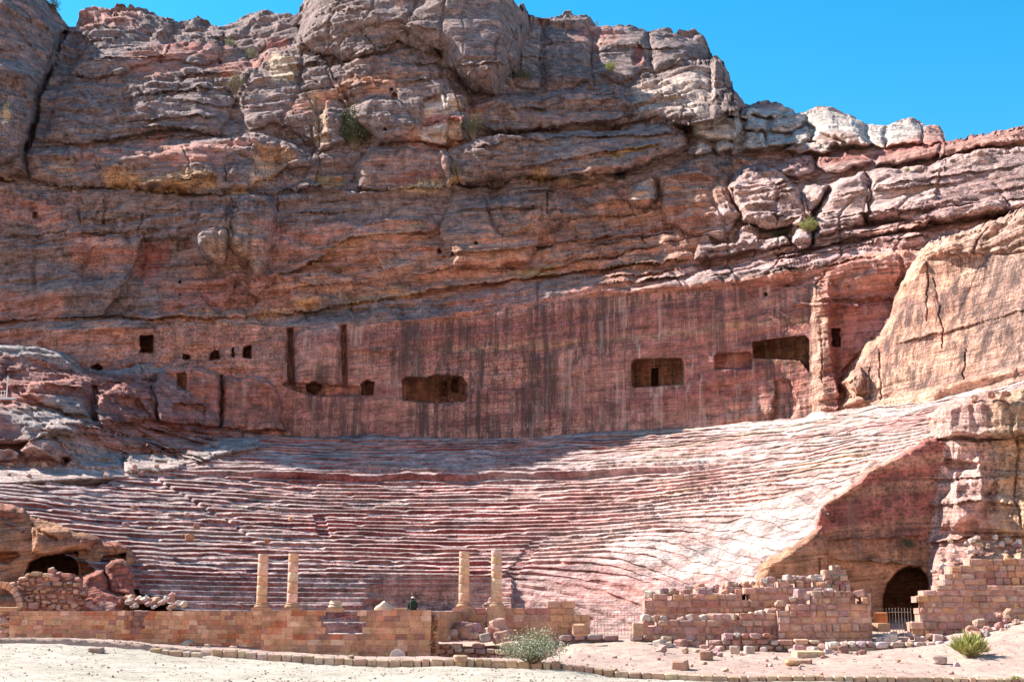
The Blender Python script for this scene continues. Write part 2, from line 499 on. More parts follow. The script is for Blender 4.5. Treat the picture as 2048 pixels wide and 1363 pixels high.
# middle face
mass([(455, 440), (470, 404), (500, 396), (548, 400), (556, 440), (540, 520), (520, 560), (490, 520), (460, 500)], 2.6, 22)
mass([(390, 470), (400, 420), (450, 415), (465, 480), (450, 530), (400, 520)], 2.2, 16)
mass([(270, 520), (290, 480), (380, 480), (470, 560), (520, 600), (500, 625), (300, 632), (200, 626), (260, 560)], -1.9, 16)
mass([(160, 560), (170, 500), (200, 490), (215, 540), (205, 600), (185, 610)], -0.8, 14)
mass([(880, 470), (900, 390), (1090, 378), (1100, 450), (1060, 520), (900, 545)], 1.8, 30)
mass([(-420, 640), (-420, 400), (150, 400), (165, 500), (150, 600), (60, 630)], 0.9, 40)
for c in ([(126, 66), (104, 120), (74, 205), (56, 300)],):
    crack(c, 3.0, 9)
for c in ([(1314, 346), (1316, 396), (1312, 428)], [(1256, 404), (1282, 450), (1290, 490)], [(1656, 372), (1640, 408), (1612, 440)], [(1728, 342), (1738, 420)], [(466, 404), (474, 430)], [(1093, 378), (1097, 450)],
          [(155, 396), (157, 440)], [(288, 430), (280, 470)], [(208, 400), (200, 450)], [(450, 330), (452, 360)], [(372, 300), (380, 345)], [(1365, 210), (1366, 240)], [(1384, 230), (1372, 290)], [(640, 300), (632, 380)],
          [(556, 396), (548, 470)], [(1440, 118), (1446, 210)], [(905, 310), (915, 370)], [(1080, 50), (1082, 170)],
          [(1186, 60), (1184, 165)], [(1298, 60), (1302, 140)], [(720, 60), (750, 90)], [(600, 150), (630, 220), (640, 290)], [(1622, 446), (1620, 500)], [(1505, 500), (1502, 520)], [(1830, 620), (1828, 560)]):
    crack(c, 0.5, 1.6)
# bedding ledges
step([(-420, 650), (0, 640), (200, 627), (300, 637), (520, 632), (650, 612), (800, 592), (1000, 562), (1180, 537), (1400, 520)], 1.4, 26, 0.6, 6)
step([(-420, 352), (0, 352), (100, 372), (260, 377), (370, 388), (540, 388), (660, 376), (720, 382), (900, 376), (1000, 365), (1040, 351), (1260, 343)], 1.3, 26, 0.5, 5)
step([(500, 598), (560, 552), (640, 510), (700, 482), (780, 472), (880, 458)], 2.0, 16, 0.6, 5)
for pts, A, h in (([(60, 300), (180, 287), (350, 258), (440, 272), (520, 264)], 1.4, 14), ([(240, 205), (340, 187), (430, 182), (520, 192)], 0.9, 12), ([(230, 252), (330, 237), (450, 236)], 1.0, 12),
                  ([(340, 207), (450, 216), (580, 214)], 0.9, 10), ([(150, 130), (260, 118), (350, 112)], 0.8, 10), ([(330, 160), (420, 150), (500, 160)], 0.8, 10), ([(660, 178), (760, 166), (880, 150)], 1.0, 12),
                  ([(700, 60), (800, 48), (880, 56)], 1.2, 12), ([(690, 118), (780, 92), (900, 96)], 1.2, 12), ([(1000, 216), (1100, 206), (1250, 196)], 0.8, 8), ([(930, 300), (1100, 272), (1250, 266), (1370, 268)], 0.9, 9),
                  ([(1020, 332), (1100, 318), (1250, 296), (1330, 284)], 1.0, 9), ([(900, 420), (1000, 412), (1100, 405)], 0.6, 10), ([(640, 470), (760, 452), (870, 440)], 0.5, 9), ([(860, 520), (1000, 500), (1240, 470)], 0.7, 10),
                  ([(1060, 545), (1250, 505), (1400, 470)], 0.7, 9), ([(1100, 440), (1300, 420)], 0.5, 9), ([(1340, 470), (1450, 455)], 0.5, 8), ([(1480, 420), (1600, 415)], 0.6, 7), ([(1480, 395), (1590, 390)], 0.6, 7),
                  ([(1640, 440), (1740, 425), (1880, 415)], 0.7, 8), ([(1660, 400), (1740, 388)], 0.6, 7), ([(1740, 380), (1900, 350), (2048, 330)], 0.7, 8), ([(0, 470), (160, 455)], 0.5, 10), ([(560, 430), (700, 418), (860, 405)], 0.5, 9),
                  ([(0, 560), (150, 548)], 0.5, 9), ([(560, 580), (760, 560), (960, 530)], 0.6, 9), ([(1180, 575), (1400, 541), (1600, 500), (1850, 458), (1965, 440)], 1.5, 7), ([(1200, 560), (1400, 530), (1600, 486), (1800, 455)], 0.8, 6),
                  ([(1400, 560), (1560, 520), (1700, 497), (1860, 478)], 1.0, 8), ([(1430, 572), (1560, 545), (1760, 510)], 0.9, 7), ([(640, 14), (700, 30), (760, 24)], 1.0, 10), ([(1060, 90), (1180, 84)], 0.5, 8), ([(1230, 95), (1400, 96)], 0.6, 8)):
    step(pts, A, h, 0.45, 4)
# random thin ledges over the whole rough cliff
rng = random.Random(8)
for _ in range(110):
    x0 = rng.uniform(-60, 2000); ln = rng.uniform(60, 220); y0 = rng.uniform(40, 600)
    slope = -0.12 * sstep(300, 1500, x0) - 0.02
    if y0 < float(pl(x0 + ln / 2, SKY)) + 12 or y0 > float(pl(x0 + ln / 2, OVER)) - 8:
        continue
    step([(x0, y0), (x0 + ln / 2, y0 + ln / 2 * slope + rng.uniform(-4, 4)), (x0 + ln, y0 + ln * slope)], rng.uniform(0.25, 0.75), rng.uniform(4, 9), 0.25, 3, 25)
hole([(500, 352), (502, 292), (540, 286), (580, 300), (602, 322), (566, 340), (540, 360)], 1.8, 22, True)
hole([(836, 205), (850, 192), (880, 184), (890, 210), (884, 280), (840, 280)], 1.2, 8, True)
hole([(893, 205), (915, 200), (930, 225), (922, 275), (893, 282)], 1.2, 8, True)
hole([(620, 250), (628, 180), (650, 190), (655, 250), (640, 285)], 1.4, 10, True)
hole([(1265, 110), (1275, 82), (1290, 88), (1286, 130), (1266, 135)], 1.3, 7, True)
for x, y, r in ((68, 426, 7), (790, 190, 7), (784, 178, 5), (1240, 342, 12), (770, 255, 4), (880, 505, 5), (1532, 588, 4), (440, 124, 5), (233, 75, 4), (905, 512, 4), (1155, 341, 4), (952, 488, 4), (362, 566, 4), (362, 590, 3), (1150, 342, 3)):
    hole([(x - r, y + r), (x - r * 0.9, y - r * 0.5), (x, y - r), (x + r * 0.9, y - r * 0.3), (x + r, y + r)], 1.6, 3)
for i in range(5):
    for j in range(2):
        if rng.random() < 0.8:
            x, y = 1419 + j * 9 + i, 158 + i * 8
            hole([(x, y), (x + 5, y), (x + 5, y + 4), (x, y + 4)], 1.0, 1.5)

# --- carved wall above the seats: tombs, niches, pilasters
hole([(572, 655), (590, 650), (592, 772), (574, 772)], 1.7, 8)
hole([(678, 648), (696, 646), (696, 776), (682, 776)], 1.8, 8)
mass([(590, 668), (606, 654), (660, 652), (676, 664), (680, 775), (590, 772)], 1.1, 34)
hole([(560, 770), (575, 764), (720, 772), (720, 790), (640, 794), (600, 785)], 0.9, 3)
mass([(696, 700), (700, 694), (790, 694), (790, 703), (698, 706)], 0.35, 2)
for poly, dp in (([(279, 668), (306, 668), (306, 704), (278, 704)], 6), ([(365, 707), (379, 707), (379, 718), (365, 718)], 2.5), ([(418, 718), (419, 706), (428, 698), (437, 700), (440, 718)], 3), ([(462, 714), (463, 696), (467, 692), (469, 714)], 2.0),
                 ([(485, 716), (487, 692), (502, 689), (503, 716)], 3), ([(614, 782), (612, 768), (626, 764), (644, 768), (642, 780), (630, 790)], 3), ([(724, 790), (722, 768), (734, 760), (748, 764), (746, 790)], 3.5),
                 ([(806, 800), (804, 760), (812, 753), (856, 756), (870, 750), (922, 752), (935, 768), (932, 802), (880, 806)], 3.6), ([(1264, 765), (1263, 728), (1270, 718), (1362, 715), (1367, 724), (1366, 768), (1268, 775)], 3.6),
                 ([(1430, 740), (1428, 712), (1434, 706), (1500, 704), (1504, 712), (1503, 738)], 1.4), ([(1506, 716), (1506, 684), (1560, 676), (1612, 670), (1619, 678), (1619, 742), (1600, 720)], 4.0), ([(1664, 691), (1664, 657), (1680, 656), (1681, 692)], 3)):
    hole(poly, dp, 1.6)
for poly, dp in (([(880, 792), (881, 764), (890, 760), (896, 764), (896, 790)], 2), ([(904, 784), (904, 758), (916, 756), (917, 784)], 2), ([(1303, 773), (1304, 736), (1317, 735), (1317, 773)], 3)):
    hole(poly, dp, 1.4)
# pilaster step at the end of the wall, and the recessed court beyond it
m = (V > 548) & (V < 850) & (U > 1560) & (U < 1860)
Yd[m] -= (1.2 * sstep(1617, 1640, U[m] + 4 * noise(V[m] / 16, 0, 0, 41)) - 1.8 * sstep(1656, 1668, U[m] - (V[m] - 690) * 0.15 * (V[m] > 690))) * sstep(545, 580, V[m])
mass([(1590, 612), (1592, 606), (1720, 604), (1720, 612)], 0.5, 2)
step([(1600, 600), (1720, 597), (1800, 590)], 0.7, 3, 0.2, 3, 10)
hole([(1540, 840), (1548, 760), (1585, 755), (1600, 800), (1590, 845)], 0.7, 10, True)

# --- left outcrop between the tomb terrace and the seats
def y_out(u, v):
    yr = pl(u, [(-420, 86), (0, 93.5), (100, 97), (185, 100.5), (320, 107), (450, 115), (600, 122.5)])
    pr_ = pl(u, [(-420, 985), (0, 966), (100, 960), (185, 955), (320, 948), (450, 908), (600, 880)])
    up = np.maximum(pr_ - v, 0)
    return yr + np.minimum(up, 30) * 0.20 + np.maximum(up - 30, 0) * 0.064 + np.maximum(v - pr_, 0) * 0.12 + 0.5 * noise(u / 90, v / 60, 0, 51)
body([(-420, 730), (0, 692), (60, 690), (118, 702), (166, 738), (230, 743), (300, 727), (340, 716), (400, 712), (460, 725), (520, 746), (570, 776), (618, 812), (700, 868), (760, 905), (520, 962), (450, 975), (420, 1300), (-420, 1300)], y_out, 3.0, 30, 1)
mass([(306, 775), (316, 748), (336, 738), (384, 735), (428, 744), (438, 762), (436, 850), (400, 850), (318, 840), (302, 800)], 2.2, 9)
mass([(442, 770), (450, 752), (530, 757), (560, 790), (572, 866), (440, 855)], 1.6, 9)
mass([(200, 790), (216, 770), (300, 772), (308, 800), (310, 842), (200, 850), (188, 820)], 1.8, 10)
mass([(40, 790), (60, 765), (150, 745), (168, 760), (175, 830), (130, 826), (70, 800)], 1.8, 12)
mass([(-420, 800), (20, 806), (100, 815), (172, 846), (150, 868), (80, 880), (0, 892), (-420, 900)], 2.0, 14)
mass([(90, 860), (108, 838), (180, 842), (240, 865), (330, 900), (240, 905), (236, 940), (130, 930), (140, 900)], 1.6, 14)
mass([(42, 905), (60, 876), (95, 867), (128, 878), (145, 900), (140, 918), (112, 925), (50, 918)], 2.4, 16)
mass([(236, 928), (250, 902), (300, 895), (344, 906), (376, 926), (336, 942), (250, 944)], 2.0, 14)
mass([(-420, 905), (0, 900), (22, 895), (40, 910), (36, 925), (-420, 930)], 1.5, 10)
for pts, A, h in (([(30, 812), (110, 822), (200, 850), (300, 882), (440, 930)], 0.9, 5), ([(95, 842), (200, 858), (330, 900), (470, 948)], 0.9, 5), ([(100, 858), (230, 872), (360, 915), (500, 955)], 0.8, 5), ([(160, 830), (280, 850), (420, 890), (540, 930)], 0.8, 5),
                  ([(230, 842), (330, 862), (480, 890), (620, 905)], 0.8, 5), ([(300, 850), (420, 866), (600, 878)], 0.7, 5), ([(380, 880), (480, 900), (640, 925)], 0.7, 5), ([(0, 740), (100, 728), (160, 742)], 0.8, 7), ([(0, 715), (60, 705), (130, 720)], 0.7, 6),
                  ([(180, 768), (300, 758), (310, 764)], 0.8, 6), ([(0, 775), (80, 768), (180, 776)], 0.8, 6), ([(200, 892), (300, 890), (400, 905)], 0.7, 5)):
    step(pts, A, h, 0.4, 3, 20)
crack([(186, 775), (184, 830), (190, 845)], 1.5, 7)
crack([(306, 775), (312, 840)], 0.9, 3); crack([(438, 755), (440, 850)], 0.8, 3)
hole([(180, 748), (184, 734), (196, 727), (206, 736), (208, 749)], 2.8, 2)
hole([(353, 780), (353, 746), (372, 744), (374, 781)], 1.6, 1.6)
hole([(346, 842), (346, 810), (354, 806), (406, 807), (412, 814), (412, 844)], 1.3, 2.5)
hole([(118, 924), (122, 912), (136, 912), (136, 926)], 1.2, 2)

# --- sunlit spur on the right
def y_spur(u, v):
    base = pl(u, [(1500, 117.5), (1690, 110.5), (1850, 102.5), (2048, 95), (2480, 84)])
    return base + np.clip(pl(u, [(1500, 855), (1660, 828), (1750, 812), (1850, 792), (1950, 772), (2048, 742), (2480, 640)]) - v, -40, 600) * 0.013
body([(1480, 862), (1560, 848), (1655, 832), (1690, 798), (1680, 762), (1694, 738), (1726, 692), (1770, 648), (1790, 604), (1804, 562), (1828, 520), (1846, 494), (1880, 476), (1960, 452), (2048, 414), (2480, 360), (2480, 1300), (1700, 1300), (1650, 900), (1480, 900)], y_spur, 4.0, 26, 2)
mass([(1684, 770), (1690, 742), (1720, 730), (1730, 760), (1712, 790)], 1.4, 10)
mass([(1664, 822), (1680, 796), (1720, 790), (1728, 806)], 1.2, 9)
mass([(1846, 510), (1850, 494), (1960, 456), (2060, 420), (2480, 370), (2480, 470), (2048, 500), (1900, 512)], 0.9, 12)
step([(1840, 520), (1960, 505), (2048, 480), (2480, 430)], 0.5, 5, 0.2, 3)
for c in ([(1846, 500), (1856, 560), (1850, 640)], [(1866, 560), (1880, 620), (1886, 700)], [(1760, 700), (1764, 800)], [(1736, 740), (1740, 800)], [(1930, 700), (1928, 760)]):
    crack(c, 0.35, 1.7)
step([(1780, 690), (1900, 660), (2048, 620), (2480, 520)], 0.35, 6, 0.15, 3)

# --- right near mass with the rock-cut recess and tunnel
def y_near(u, v):
    return pl(u, [(1800, 85.5), (1850, 84.5), (1900, 82.5), (2048, 80.5), (2480, 78)]) + (1130 - v) * 0.006
def y_alc(u, v):
    return 84.6 + 0.004 * (1850 - u) + 0 * v
def y_alc2(u, v):
    return 82.8 + 0.004 * (1650 - u) + 0 * v
body([(1490, 1300), (1494, 1180), (1520, 1130), (1580, 1085), (1632, 1052), (1638, 1010), (1694, 956), (1758, 916), (1850, 876), (1880, 876), (1880, 1300)], lambda u, v: 86.3 + 0 * u, 1.0, 10, 3)
body([(1622, 1300), (1624, 1050), (1640, 1012), (1698, 964), (1762, 926), (1806, 904), (1856, 872), (1900, 870), (1900, 1300)], y_alc, 1.6, 8, 3)
body([(1500, 1300), (1502, 1172), (1532, 1122), (1596, 1080), (1640, 1050), (1656, 1084), (1658, 1300)], y_alc2, 1.5, 14, 3)
body([(1846, 1300), (1850, 1130), (1842, 1050), (1848, 980), (1838, 928), (1862, 905), (1872, 880), (1862, 848), (1852, 830), (1872, 815), (1900, 800), (1950, 786), (2048, 780), (2480, 760), (2480, 1300)], y_near, 2.6, 22, 5)
mass([(1880, 838), (1890, 812), (1960, 796), (2048, 792), (2300, 780), (2300, 870), (2020, 878), (1900, 872)], 1.3, 12)
mass([(1900, 1060), (1905, 1000), (1990, 985), (2060, 1000), (2060, 1070)], 0.7, 14)
step([(1856, 1010), (1960, 1000), (2040, 1006)], 0.6, 12, 0.3, 4, 15)
step([(1862, 960), (1980, 950), (2048, 955)], 0.5, 10, 0.3, 4, 15)
mass([(1880, 1000), (1960, 900), (1985, 960), (1960, 1040), (1880, 1060)], 0.8, 20)
hole([(1880, 935), (1890, 918), (1960, 920), (1955, 938), (1900, 944)], 1.0, 6, True)
crack([(1880, 876), (1960, 880), (2048, 872), (2200, 868)], 0.7, 4)
crack([(2036, 880), (2034, 1000), (2044, 1060)], 0.3, 3)
m = (U > 1852) & (BODY == 5)
Yd[m] -= 1.9 * sstep(1072, 1140, V[m]) * sstep(1852, 1875, U[m])
step([(1855, 1085), (1950, 1072), (2048, 1070), (2300, 1062)], 0.9, 10, 0.4, 4, 15)
step([(1650, 1080), (1850, 1072)], 0.25, 6, 0.1, 3, 15)
step([(1660, 1120), (1850, 1128)], 0.3, 5, 0.2, 3, 15)
hole([(1764, 1310), (1766, 1192), (1776, 1164), (1796, 1140), (1818, 1130), (1840, 1133), (1854, 1148), (1860, 1170), (1862, 1310)], 7.0, 5)
crack([(1655, 975), (1640, 1010), (1660, 1040)], 0.4, 6)
crack([(1637, 1120), (1640, 1170)], 0.3, 3)

m = (BODY == 5)
Yd[m] += 0.45 * np.abs(noise(U[m] / 26, V[m] / 160, 0, 250)) + 0.2 * np.abs(noise(U[m] / 9, V[m] / 60, 0, 251))
# --- left near rocks: tan overhang with caves, red boulders
def y_ln(u, v):
    return pl(u, [(-420, 80), (0, 83.5), (160, 85.0), (290, 89)]) + (1130 - v) * 0.012
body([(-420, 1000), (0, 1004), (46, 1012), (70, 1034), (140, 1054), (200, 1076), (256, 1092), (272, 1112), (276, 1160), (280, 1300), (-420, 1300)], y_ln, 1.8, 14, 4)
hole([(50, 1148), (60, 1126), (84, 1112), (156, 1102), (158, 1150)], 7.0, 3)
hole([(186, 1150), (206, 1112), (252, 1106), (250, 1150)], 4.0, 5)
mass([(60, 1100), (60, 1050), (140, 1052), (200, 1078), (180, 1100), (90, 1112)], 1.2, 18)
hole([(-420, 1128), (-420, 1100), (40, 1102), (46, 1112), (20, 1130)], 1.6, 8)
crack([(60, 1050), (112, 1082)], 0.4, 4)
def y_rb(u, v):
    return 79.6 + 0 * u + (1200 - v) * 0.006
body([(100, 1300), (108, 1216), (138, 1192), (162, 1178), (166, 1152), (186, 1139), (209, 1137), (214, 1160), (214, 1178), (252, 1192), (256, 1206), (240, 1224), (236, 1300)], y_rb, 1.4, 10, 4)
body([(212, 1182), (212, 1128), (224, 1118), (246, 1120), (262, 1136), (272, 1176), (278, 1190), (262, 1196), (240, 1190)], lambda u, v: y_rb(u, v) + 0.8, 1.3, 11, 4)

# --- to world space with bedding relief
AX, BZ = ray(U, V)
AX = AX.astype(np.float32); BZ = BZ.astype(np.float32)
WALL = np.zeros(V.shape, np.float32)           # smooth carved faces carrying run-off streaks
def wallmask(poly, soft, val=1.0):
    m = bbox_sl(U, V, poly, 2)
    WALL[m] = np.maximum(WALL[m], val * sstep(0, soft, poly_sd(U[m], V[m], poly)))
wallmask([(555, 870), (560, 650), (720, 642), (900, 634), (1000, 612), (1190, 586), (1430, 570), (1620, 560), (1640, 560), (1650, 840), (1500, 870), (1100, 890), (560, 890)], 12)
wallmask([(1640, 600), (1790, 590), (1780, 640), (1690, 740), (1680, 820), (1640, 830)], 8, 0.35)
wallmask([(1700, 790), (1700, 740), (1780, 640), (1850, 510), (2048, 495), (2460, 440), (2460, 650), (2048, 735), (1850, 785)], 14, 1.0)
wallmask([(305, 840), (305, 745), (430, 738), (560, 780), (572, 866)], 8, 0.6)
wallmask([(280, 650), (570, 645), (570, 730), (280, 730)], 8, 0.5)
wallmask([(1655, 1130), (1655, 1010), (1770, 940), (1846, 935), (1850, 1130)], 8, 0.45)
wallmask([(710, 376), (720, 300), (900, 300), (900, 376)], 10, 0.7)
wallmask([(1040, 170), (1040, 40), (1400, 80), (1420, 112), (1240, 165)], 10, 0.8)
wallmask([(430, 560), (460, 400), (560, 395), (720, 385), (900, 380), (700, 480), (540, 560)], 20, 0.4)
wallmask([(660, 280), (700, 200), (900, 140), (940, 270)], 16, 0.55)
wallmask([(1860, 410), (1880, 320), (2200, 280), (2200, 400)], 14, 0.7)

X = AX * Yd; Z = BZ * Yd
smooth_f = 1 - 0.8 * np.clip(WALL * (BODY != 2), 0, 1) - 0.75 * WALL * (BODY == 2)
smooth_f = np.where(BODY == 3, 0.35, smooth_f)
Sb = Z - 0.045 * X - 0.05 * np.maximum(X, 0) + 0.5 * fbm(X / 14, Yd / 14, Z / 14, 2, 60)
n_str = np.tanh(2.6 * noise(X / 7, Yd / 7, Sb / 0.95, 61)) * 0.30 + np.tanh(2.4 * noise(X / 3.2, Yd / 3.2, Sb / 0.42, 62)) * 0.16
n_mid = fbm(X / 5, Yd / 5, Z / 3.2, 5, 63, 0.58) * 0.6
# rounded lobes parted by sharp creases, as wind and water leave this stone
n_bil = 1.5 * np.abs(noise(X / 7 + 0.3 * n_mid, Yd / 7, Z / 4.5 + 0.3 * n_mid, 64)) + 0.75 * np.abs(noise(X / 2.9, Yd / 2.9, Z / 1.9, 65)) + 0.3 * np.abs(noise(X / 1.2, Yd / 1.2, Z / 0.8, 66)) - 0.7
n_big = fbm(X / 16, Yd / 16, Z / 10, 2, 67) * 0.9
jn = noise(X / 4.5, Yd / 4.5, Z / 16, 69)
jn2 = noise(X / 2.2, Yd / 2.2, Z / 6, 70)
joint = np.exp(-(jn / 0.05) ** 2) * 0.45 + np.exp(-(jn2 / 0.05) ** 2) * 0.15 * (noise(X / 8, Yd / 8, Z / 8, 71) > 0)
near_f = np.where(BODY >= 3, 0.5, 1.0) * np.where(BODY == 4, 1.3, 1.0)
# jointed blocks: each block of a bed stands a little proud or set back
Xw = X + 0.5 * Yd + 1.0 * noise(X / 4, Yd / 4, Z / 4, 73); Sw = Sb + 0.5 * noise(X / 5, Yd / 5, Z / 3, 74)
def blocks(w, h, seed):
    ly = np.floor(Sw / h)
    ix = np.floor(Xw / w + 0.37 * ly)
    return _h(ix.astype(np.int64).astype(np.uint32), ly.astype(np.int64).astype(np.uint32), np.uint32(7), seed)
n_blk = blocks(4.2, 1.9, 75) * 0.42 + blocks(1.9, 0.8, 76) * 0.24 + blocks(0.8, 0.36, 78) * 0.12
n_blk = n_blk * sstep(-0.35, 0.3, noise(X / 11, Yd / 11, Z / 8, 77) + 0.1)
disp = (1.25 * n_blk + 0.75 * n_bil * np.where(BODY == 4, 0.4, 1.0) * (0.5 + 0.8 * sstep(-0.3, 0.4, noise(X / 20, Yd / 20, Z / 14, 68))) + n_str * (0.6 + 0.5 * noise(X / 9, Yd / 9, Z / 9, 72)) * 1.4 + n_mid + n_big * (WALL < 0.2) - joint) * smooth_f * near_f
dz_ = (BODY == 0) * sstep(1370, 1400, U) * (1 - sstep(1890, 1910, U)) * (1 - sstep(300, 330, V)) * sstep(190, 215, V)
disp = disp * (1 - 0.6 * dz_)
sandmask = (BODY == 1) * sstep(915, 935, V + 0.02 * (U - 200)) * (1 - sstep(380, 470, U))
disp *= 1 - 0.85 * sandmask
Pv = np.stack([X - 0.3 * AX * disp, Yd - disp, Z + 0.12 * n_mid * smooth_f], -1).astype(np.float32)

# ------------------------------------------------------------------ rock colours (what the stone itself is)
def C(*c):
    return np.array(c, np.float32)
MAROON = C(0.29, 0.09, 0.075); ROSE = C(0.45, 0.205, 0.16); TAN = C(0.52, 0.30, 0.165); PALE = C(0.58, 0.46, 0.40); GREYP = C(0.27, 0.215, 0.21); VARN = C(0.20, 0.15, 0.14)
OCHRE = C(0.46, 0.25, 0.105); BROWN = C(0.345, 0.175, 0.14); PINK = C(0.58, 0.34, 0.28); WHITE = C(0.66, 0.58, 0.54)


def lerp(a, b, t):
    return a + (b - a) * t[..., None]


def strata(x, y, z, amount=1.0, seed=80):
    s = z - 0.045 * x - 0.05 * np.maximum(x, 0) + 0.7 * fbm(x / 15, y / 15, z / 15, 2, seed)
    a = noise(x / 30, y / 30, s / 2.6, seed + 3)
    b = noise(x / 12, y / 12, s / 0.8, seed + 4)
    return a, b


sa, sb_ = strata(X, Yd, Z)
base = np.broadcast_to(BROWN, X.shape + (3,)).astype(np.float32)
base = lerp(base, np.broadcast_to(ROSE, base.shape), sstep(0.0, 0.5, sa))
base = lerp(base, np.broadcast_to(MAROON, base.shape), sstep(0.1, 0.6, -sa) * 0.6)
base = lerp(base, np.broadcast_to(PINK, base.shape), sstep(0.35, 0.8, sb_) * 0.5)
base = lerp(base, np.broadcast_to(TAN, base.shape), sstep(0.1, 0.6, noise(X / 18, Yd / 18, Z / 12, 90)) * 0.3)
lower = ((V > pl(us, WTOP)[:, None] + 2) & (BODY == 0)).astype(np.float32)
red = lerp(np.broadcast_to(C(0.36, 0.145, 0.112), base.shape), np.broadcast_to(C(0.44, 0.215, 0.165), base.shape), sstep(-0.3, 0.5, sa))
red = lerp(red, np.broadcast_to(C(0.25, 0.09, 0.09), base.shape), sstep(0.1, 0.6, -sb_) * 0.7)
base = lerp(base, red, lower * 0.9)
ff = sstep(560, 1000, U) * (1 - sstep(1640, 1700, U))
bandc = pl(us, [(560, 742), (800, 706), (1100, 690), (1400, 660), (1620, 636)])[:, None]
base = lerp(base, np.broadcast_to(TAN, base.shape), np.exp(-((V - bandc + 5 * noise(U / 40, V / 9, 0, 97)) / 6.0) ** 2) * lower * ff * 0.6)
# dark desert varnish on the weathered cliff
vm = sstep(-0.12, 0.2, fbm(X / 10, Yd / 10, Z / 7, 4, 92) + 0.35 * sstep(450, 150, V) * (1 - sstep(1380, 1480, U)))
vm = vm * (1 - lower) * (BODY == 0) * (1 - 0.75 * sstep(1450, 1600, U) * (V < 470)) * 0.88
base = lerp(base, np.broadcast_to(VARN, base.shape), vm)
# ochre under the overhangs
for pts, wd, amt in ((MID, 26, 0.75), (OVER, 20, 0.75)):
    d = pl(us, pts)[:, None] - V
    mk = ((d > -4) & (d < wd)) * sstep(0.0, 0.5, noise(U / 60, V / 30, 0, 93) + 0.15) * (1 - sstep(1150, 1350, U)) * (BODY == 0)
    base = lerp(base, np.broadcast_to(OCHRE, base.shape), mk * amt)


def paint(poly, col, soft=8, amt=0.8):
    m = bbox_sl(Uw, Vw, poly, 2)
    k = sstep(0, soft, poly_sd(Uw[m], Vw[m], poly)) * amt
    b = base[m]
    base[m] = b + (np.asarray(col, np.float32) - b) * k[:, None]


paint([(500, 352), (502, 292), (540, 286), (580, 300), (602, 322), (566, 342), (540, 375), (500, 385)], (0.46, 0.25, 0.135), 8, 0.65)
paint([(500, 330), (512, 300), (540, 330), (560, 345), (540, 380), (505, 385)], (0.53, 0.34, 0.25))
paint([(190, 350), (230, 330), (300, 345), (380, 335), (440, 345), (440, 380), (380, 384), (260, 374)], (0.44, 0.25, 0.13), 10, 0.7)
paint([(90, 340), (100, 310), (150, 315), (170, 345), (140, 360)], (0.42, 0.25, 0.17), 10, 0.6)
paint([(835, 280), (845, 205), (875, 184), (928, 205), (928, 275), (880, 286)], (0.58, 0.44, 0.36), 8)
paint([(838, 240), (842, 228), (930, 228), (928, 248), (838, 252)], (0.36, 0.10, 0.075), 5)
paint([(535, 130), (545, 105), (595, 108), (600, 150), (575, 175), (540, 170)], (0.50, 0.36, 0.25), 8)
paint([(610, 180), (640, 170), (668, 250), (660, 290), (625, 290)], (0.44, 0.29, 0.19), 10, 0.75)
paint([(720, 375), (722, 300), (880, 296), (900, 310), (898, 372)], (0.37, 0.20, 0.155), 10, 0.75)
paint([(770, 385), (860, 360), (900, 362), (900, 380), (830, 395)], (0.52, 0.38, 0.24), 6, 0.8)
paint([(765, 362), (800, 340), (880, 336), (880, 360), (800, 375)], (0.30, 0.085, 0.065), 6, 0.6)
paint([(400, 500), (440, 440), (520, 430), (545, 520), (520, 560), (430, 545)], (0.42, 0.285, 0.205), 26, 0.5)
paint([(270, 545), (285, 490), (350, 485), (350, 530), (290, 590)], (0.33, 0.10, 0.08), 12, 0.6)
paint([(650, 500), (720, 470), (850, 445), (860, 465), (760, 485), (600, 545)], (0.43, 0.24, 0.155), 7, 0.7)
paint([(0, 250), (0, 190), (25, 200), (28, 250)], (0.47, 0.29, 0.15), 8, 0.8)
paint([(1200, 305), (1290, 285), (1330, 292), (1230, 318)], (0.46, 0.28, 0.13), 5, 0.8)
paint([(1060, 360), (1180, 345), (1240, 340), (1180, 360)], (0.46, 0.30, 0.17), 5, 0.7)
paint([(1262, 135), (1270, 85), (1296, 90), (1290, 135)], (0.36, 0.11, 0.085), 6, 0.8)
paint([(1250, 170), (1420, 122), (1440, 200), (1380, 232), (1280, 230)], (0.50, 0.37, 0.31), 14, 0.75)
paint([(1380, 240), (1500, 210), (1750, 215), (1900, 250), (1750, 300), (1500, 310), (1390, 300)], (0.50, 0.42, 0.365), 14, 0.8)
paint([(1620, 290), (1640, 262), (1700, 258), (1735, 285)], (0.36, 0.21, 0.18), 6, 0.7)
paint([(1255, 405), (1270, 370), (1310, 348), (1316, 395)], (0.40, 0.33, 0.29), 6, 0.7)
paint([(1400, 470), (1470, 330), (1900, 300), (2400, 230), (2400, 400), (1900, 450), (1600, 500), (1390, 522)], (0.42, 0.29, 0.265), 20, 0.75)
paint([(1700, 500), (1840, 455), (2048, 400), (2048, 330), (1900, 330), (1850, 400), (1700, 430)], (0.32, 0.17, 0.155), 16, 0.5)
paint([(1180, 580), (1400, 525), (1600, 490), (1860, 450), (1960, 440), (1960, 470), (1800, 505), (1600, 535), (1300, 575)], (0.47, 0.29, 0.265), 8, 0.85)
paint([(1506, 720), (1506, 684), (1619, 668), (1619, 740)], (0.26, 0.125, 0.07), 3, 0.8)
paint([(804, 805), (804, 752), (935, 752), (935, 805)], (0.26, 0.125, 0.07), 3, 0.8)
paint([(1263, 775), (1263, 716), (1368, 716), (1368, 775)], (0.26, 0.125, 0.07), 3, 0.8)
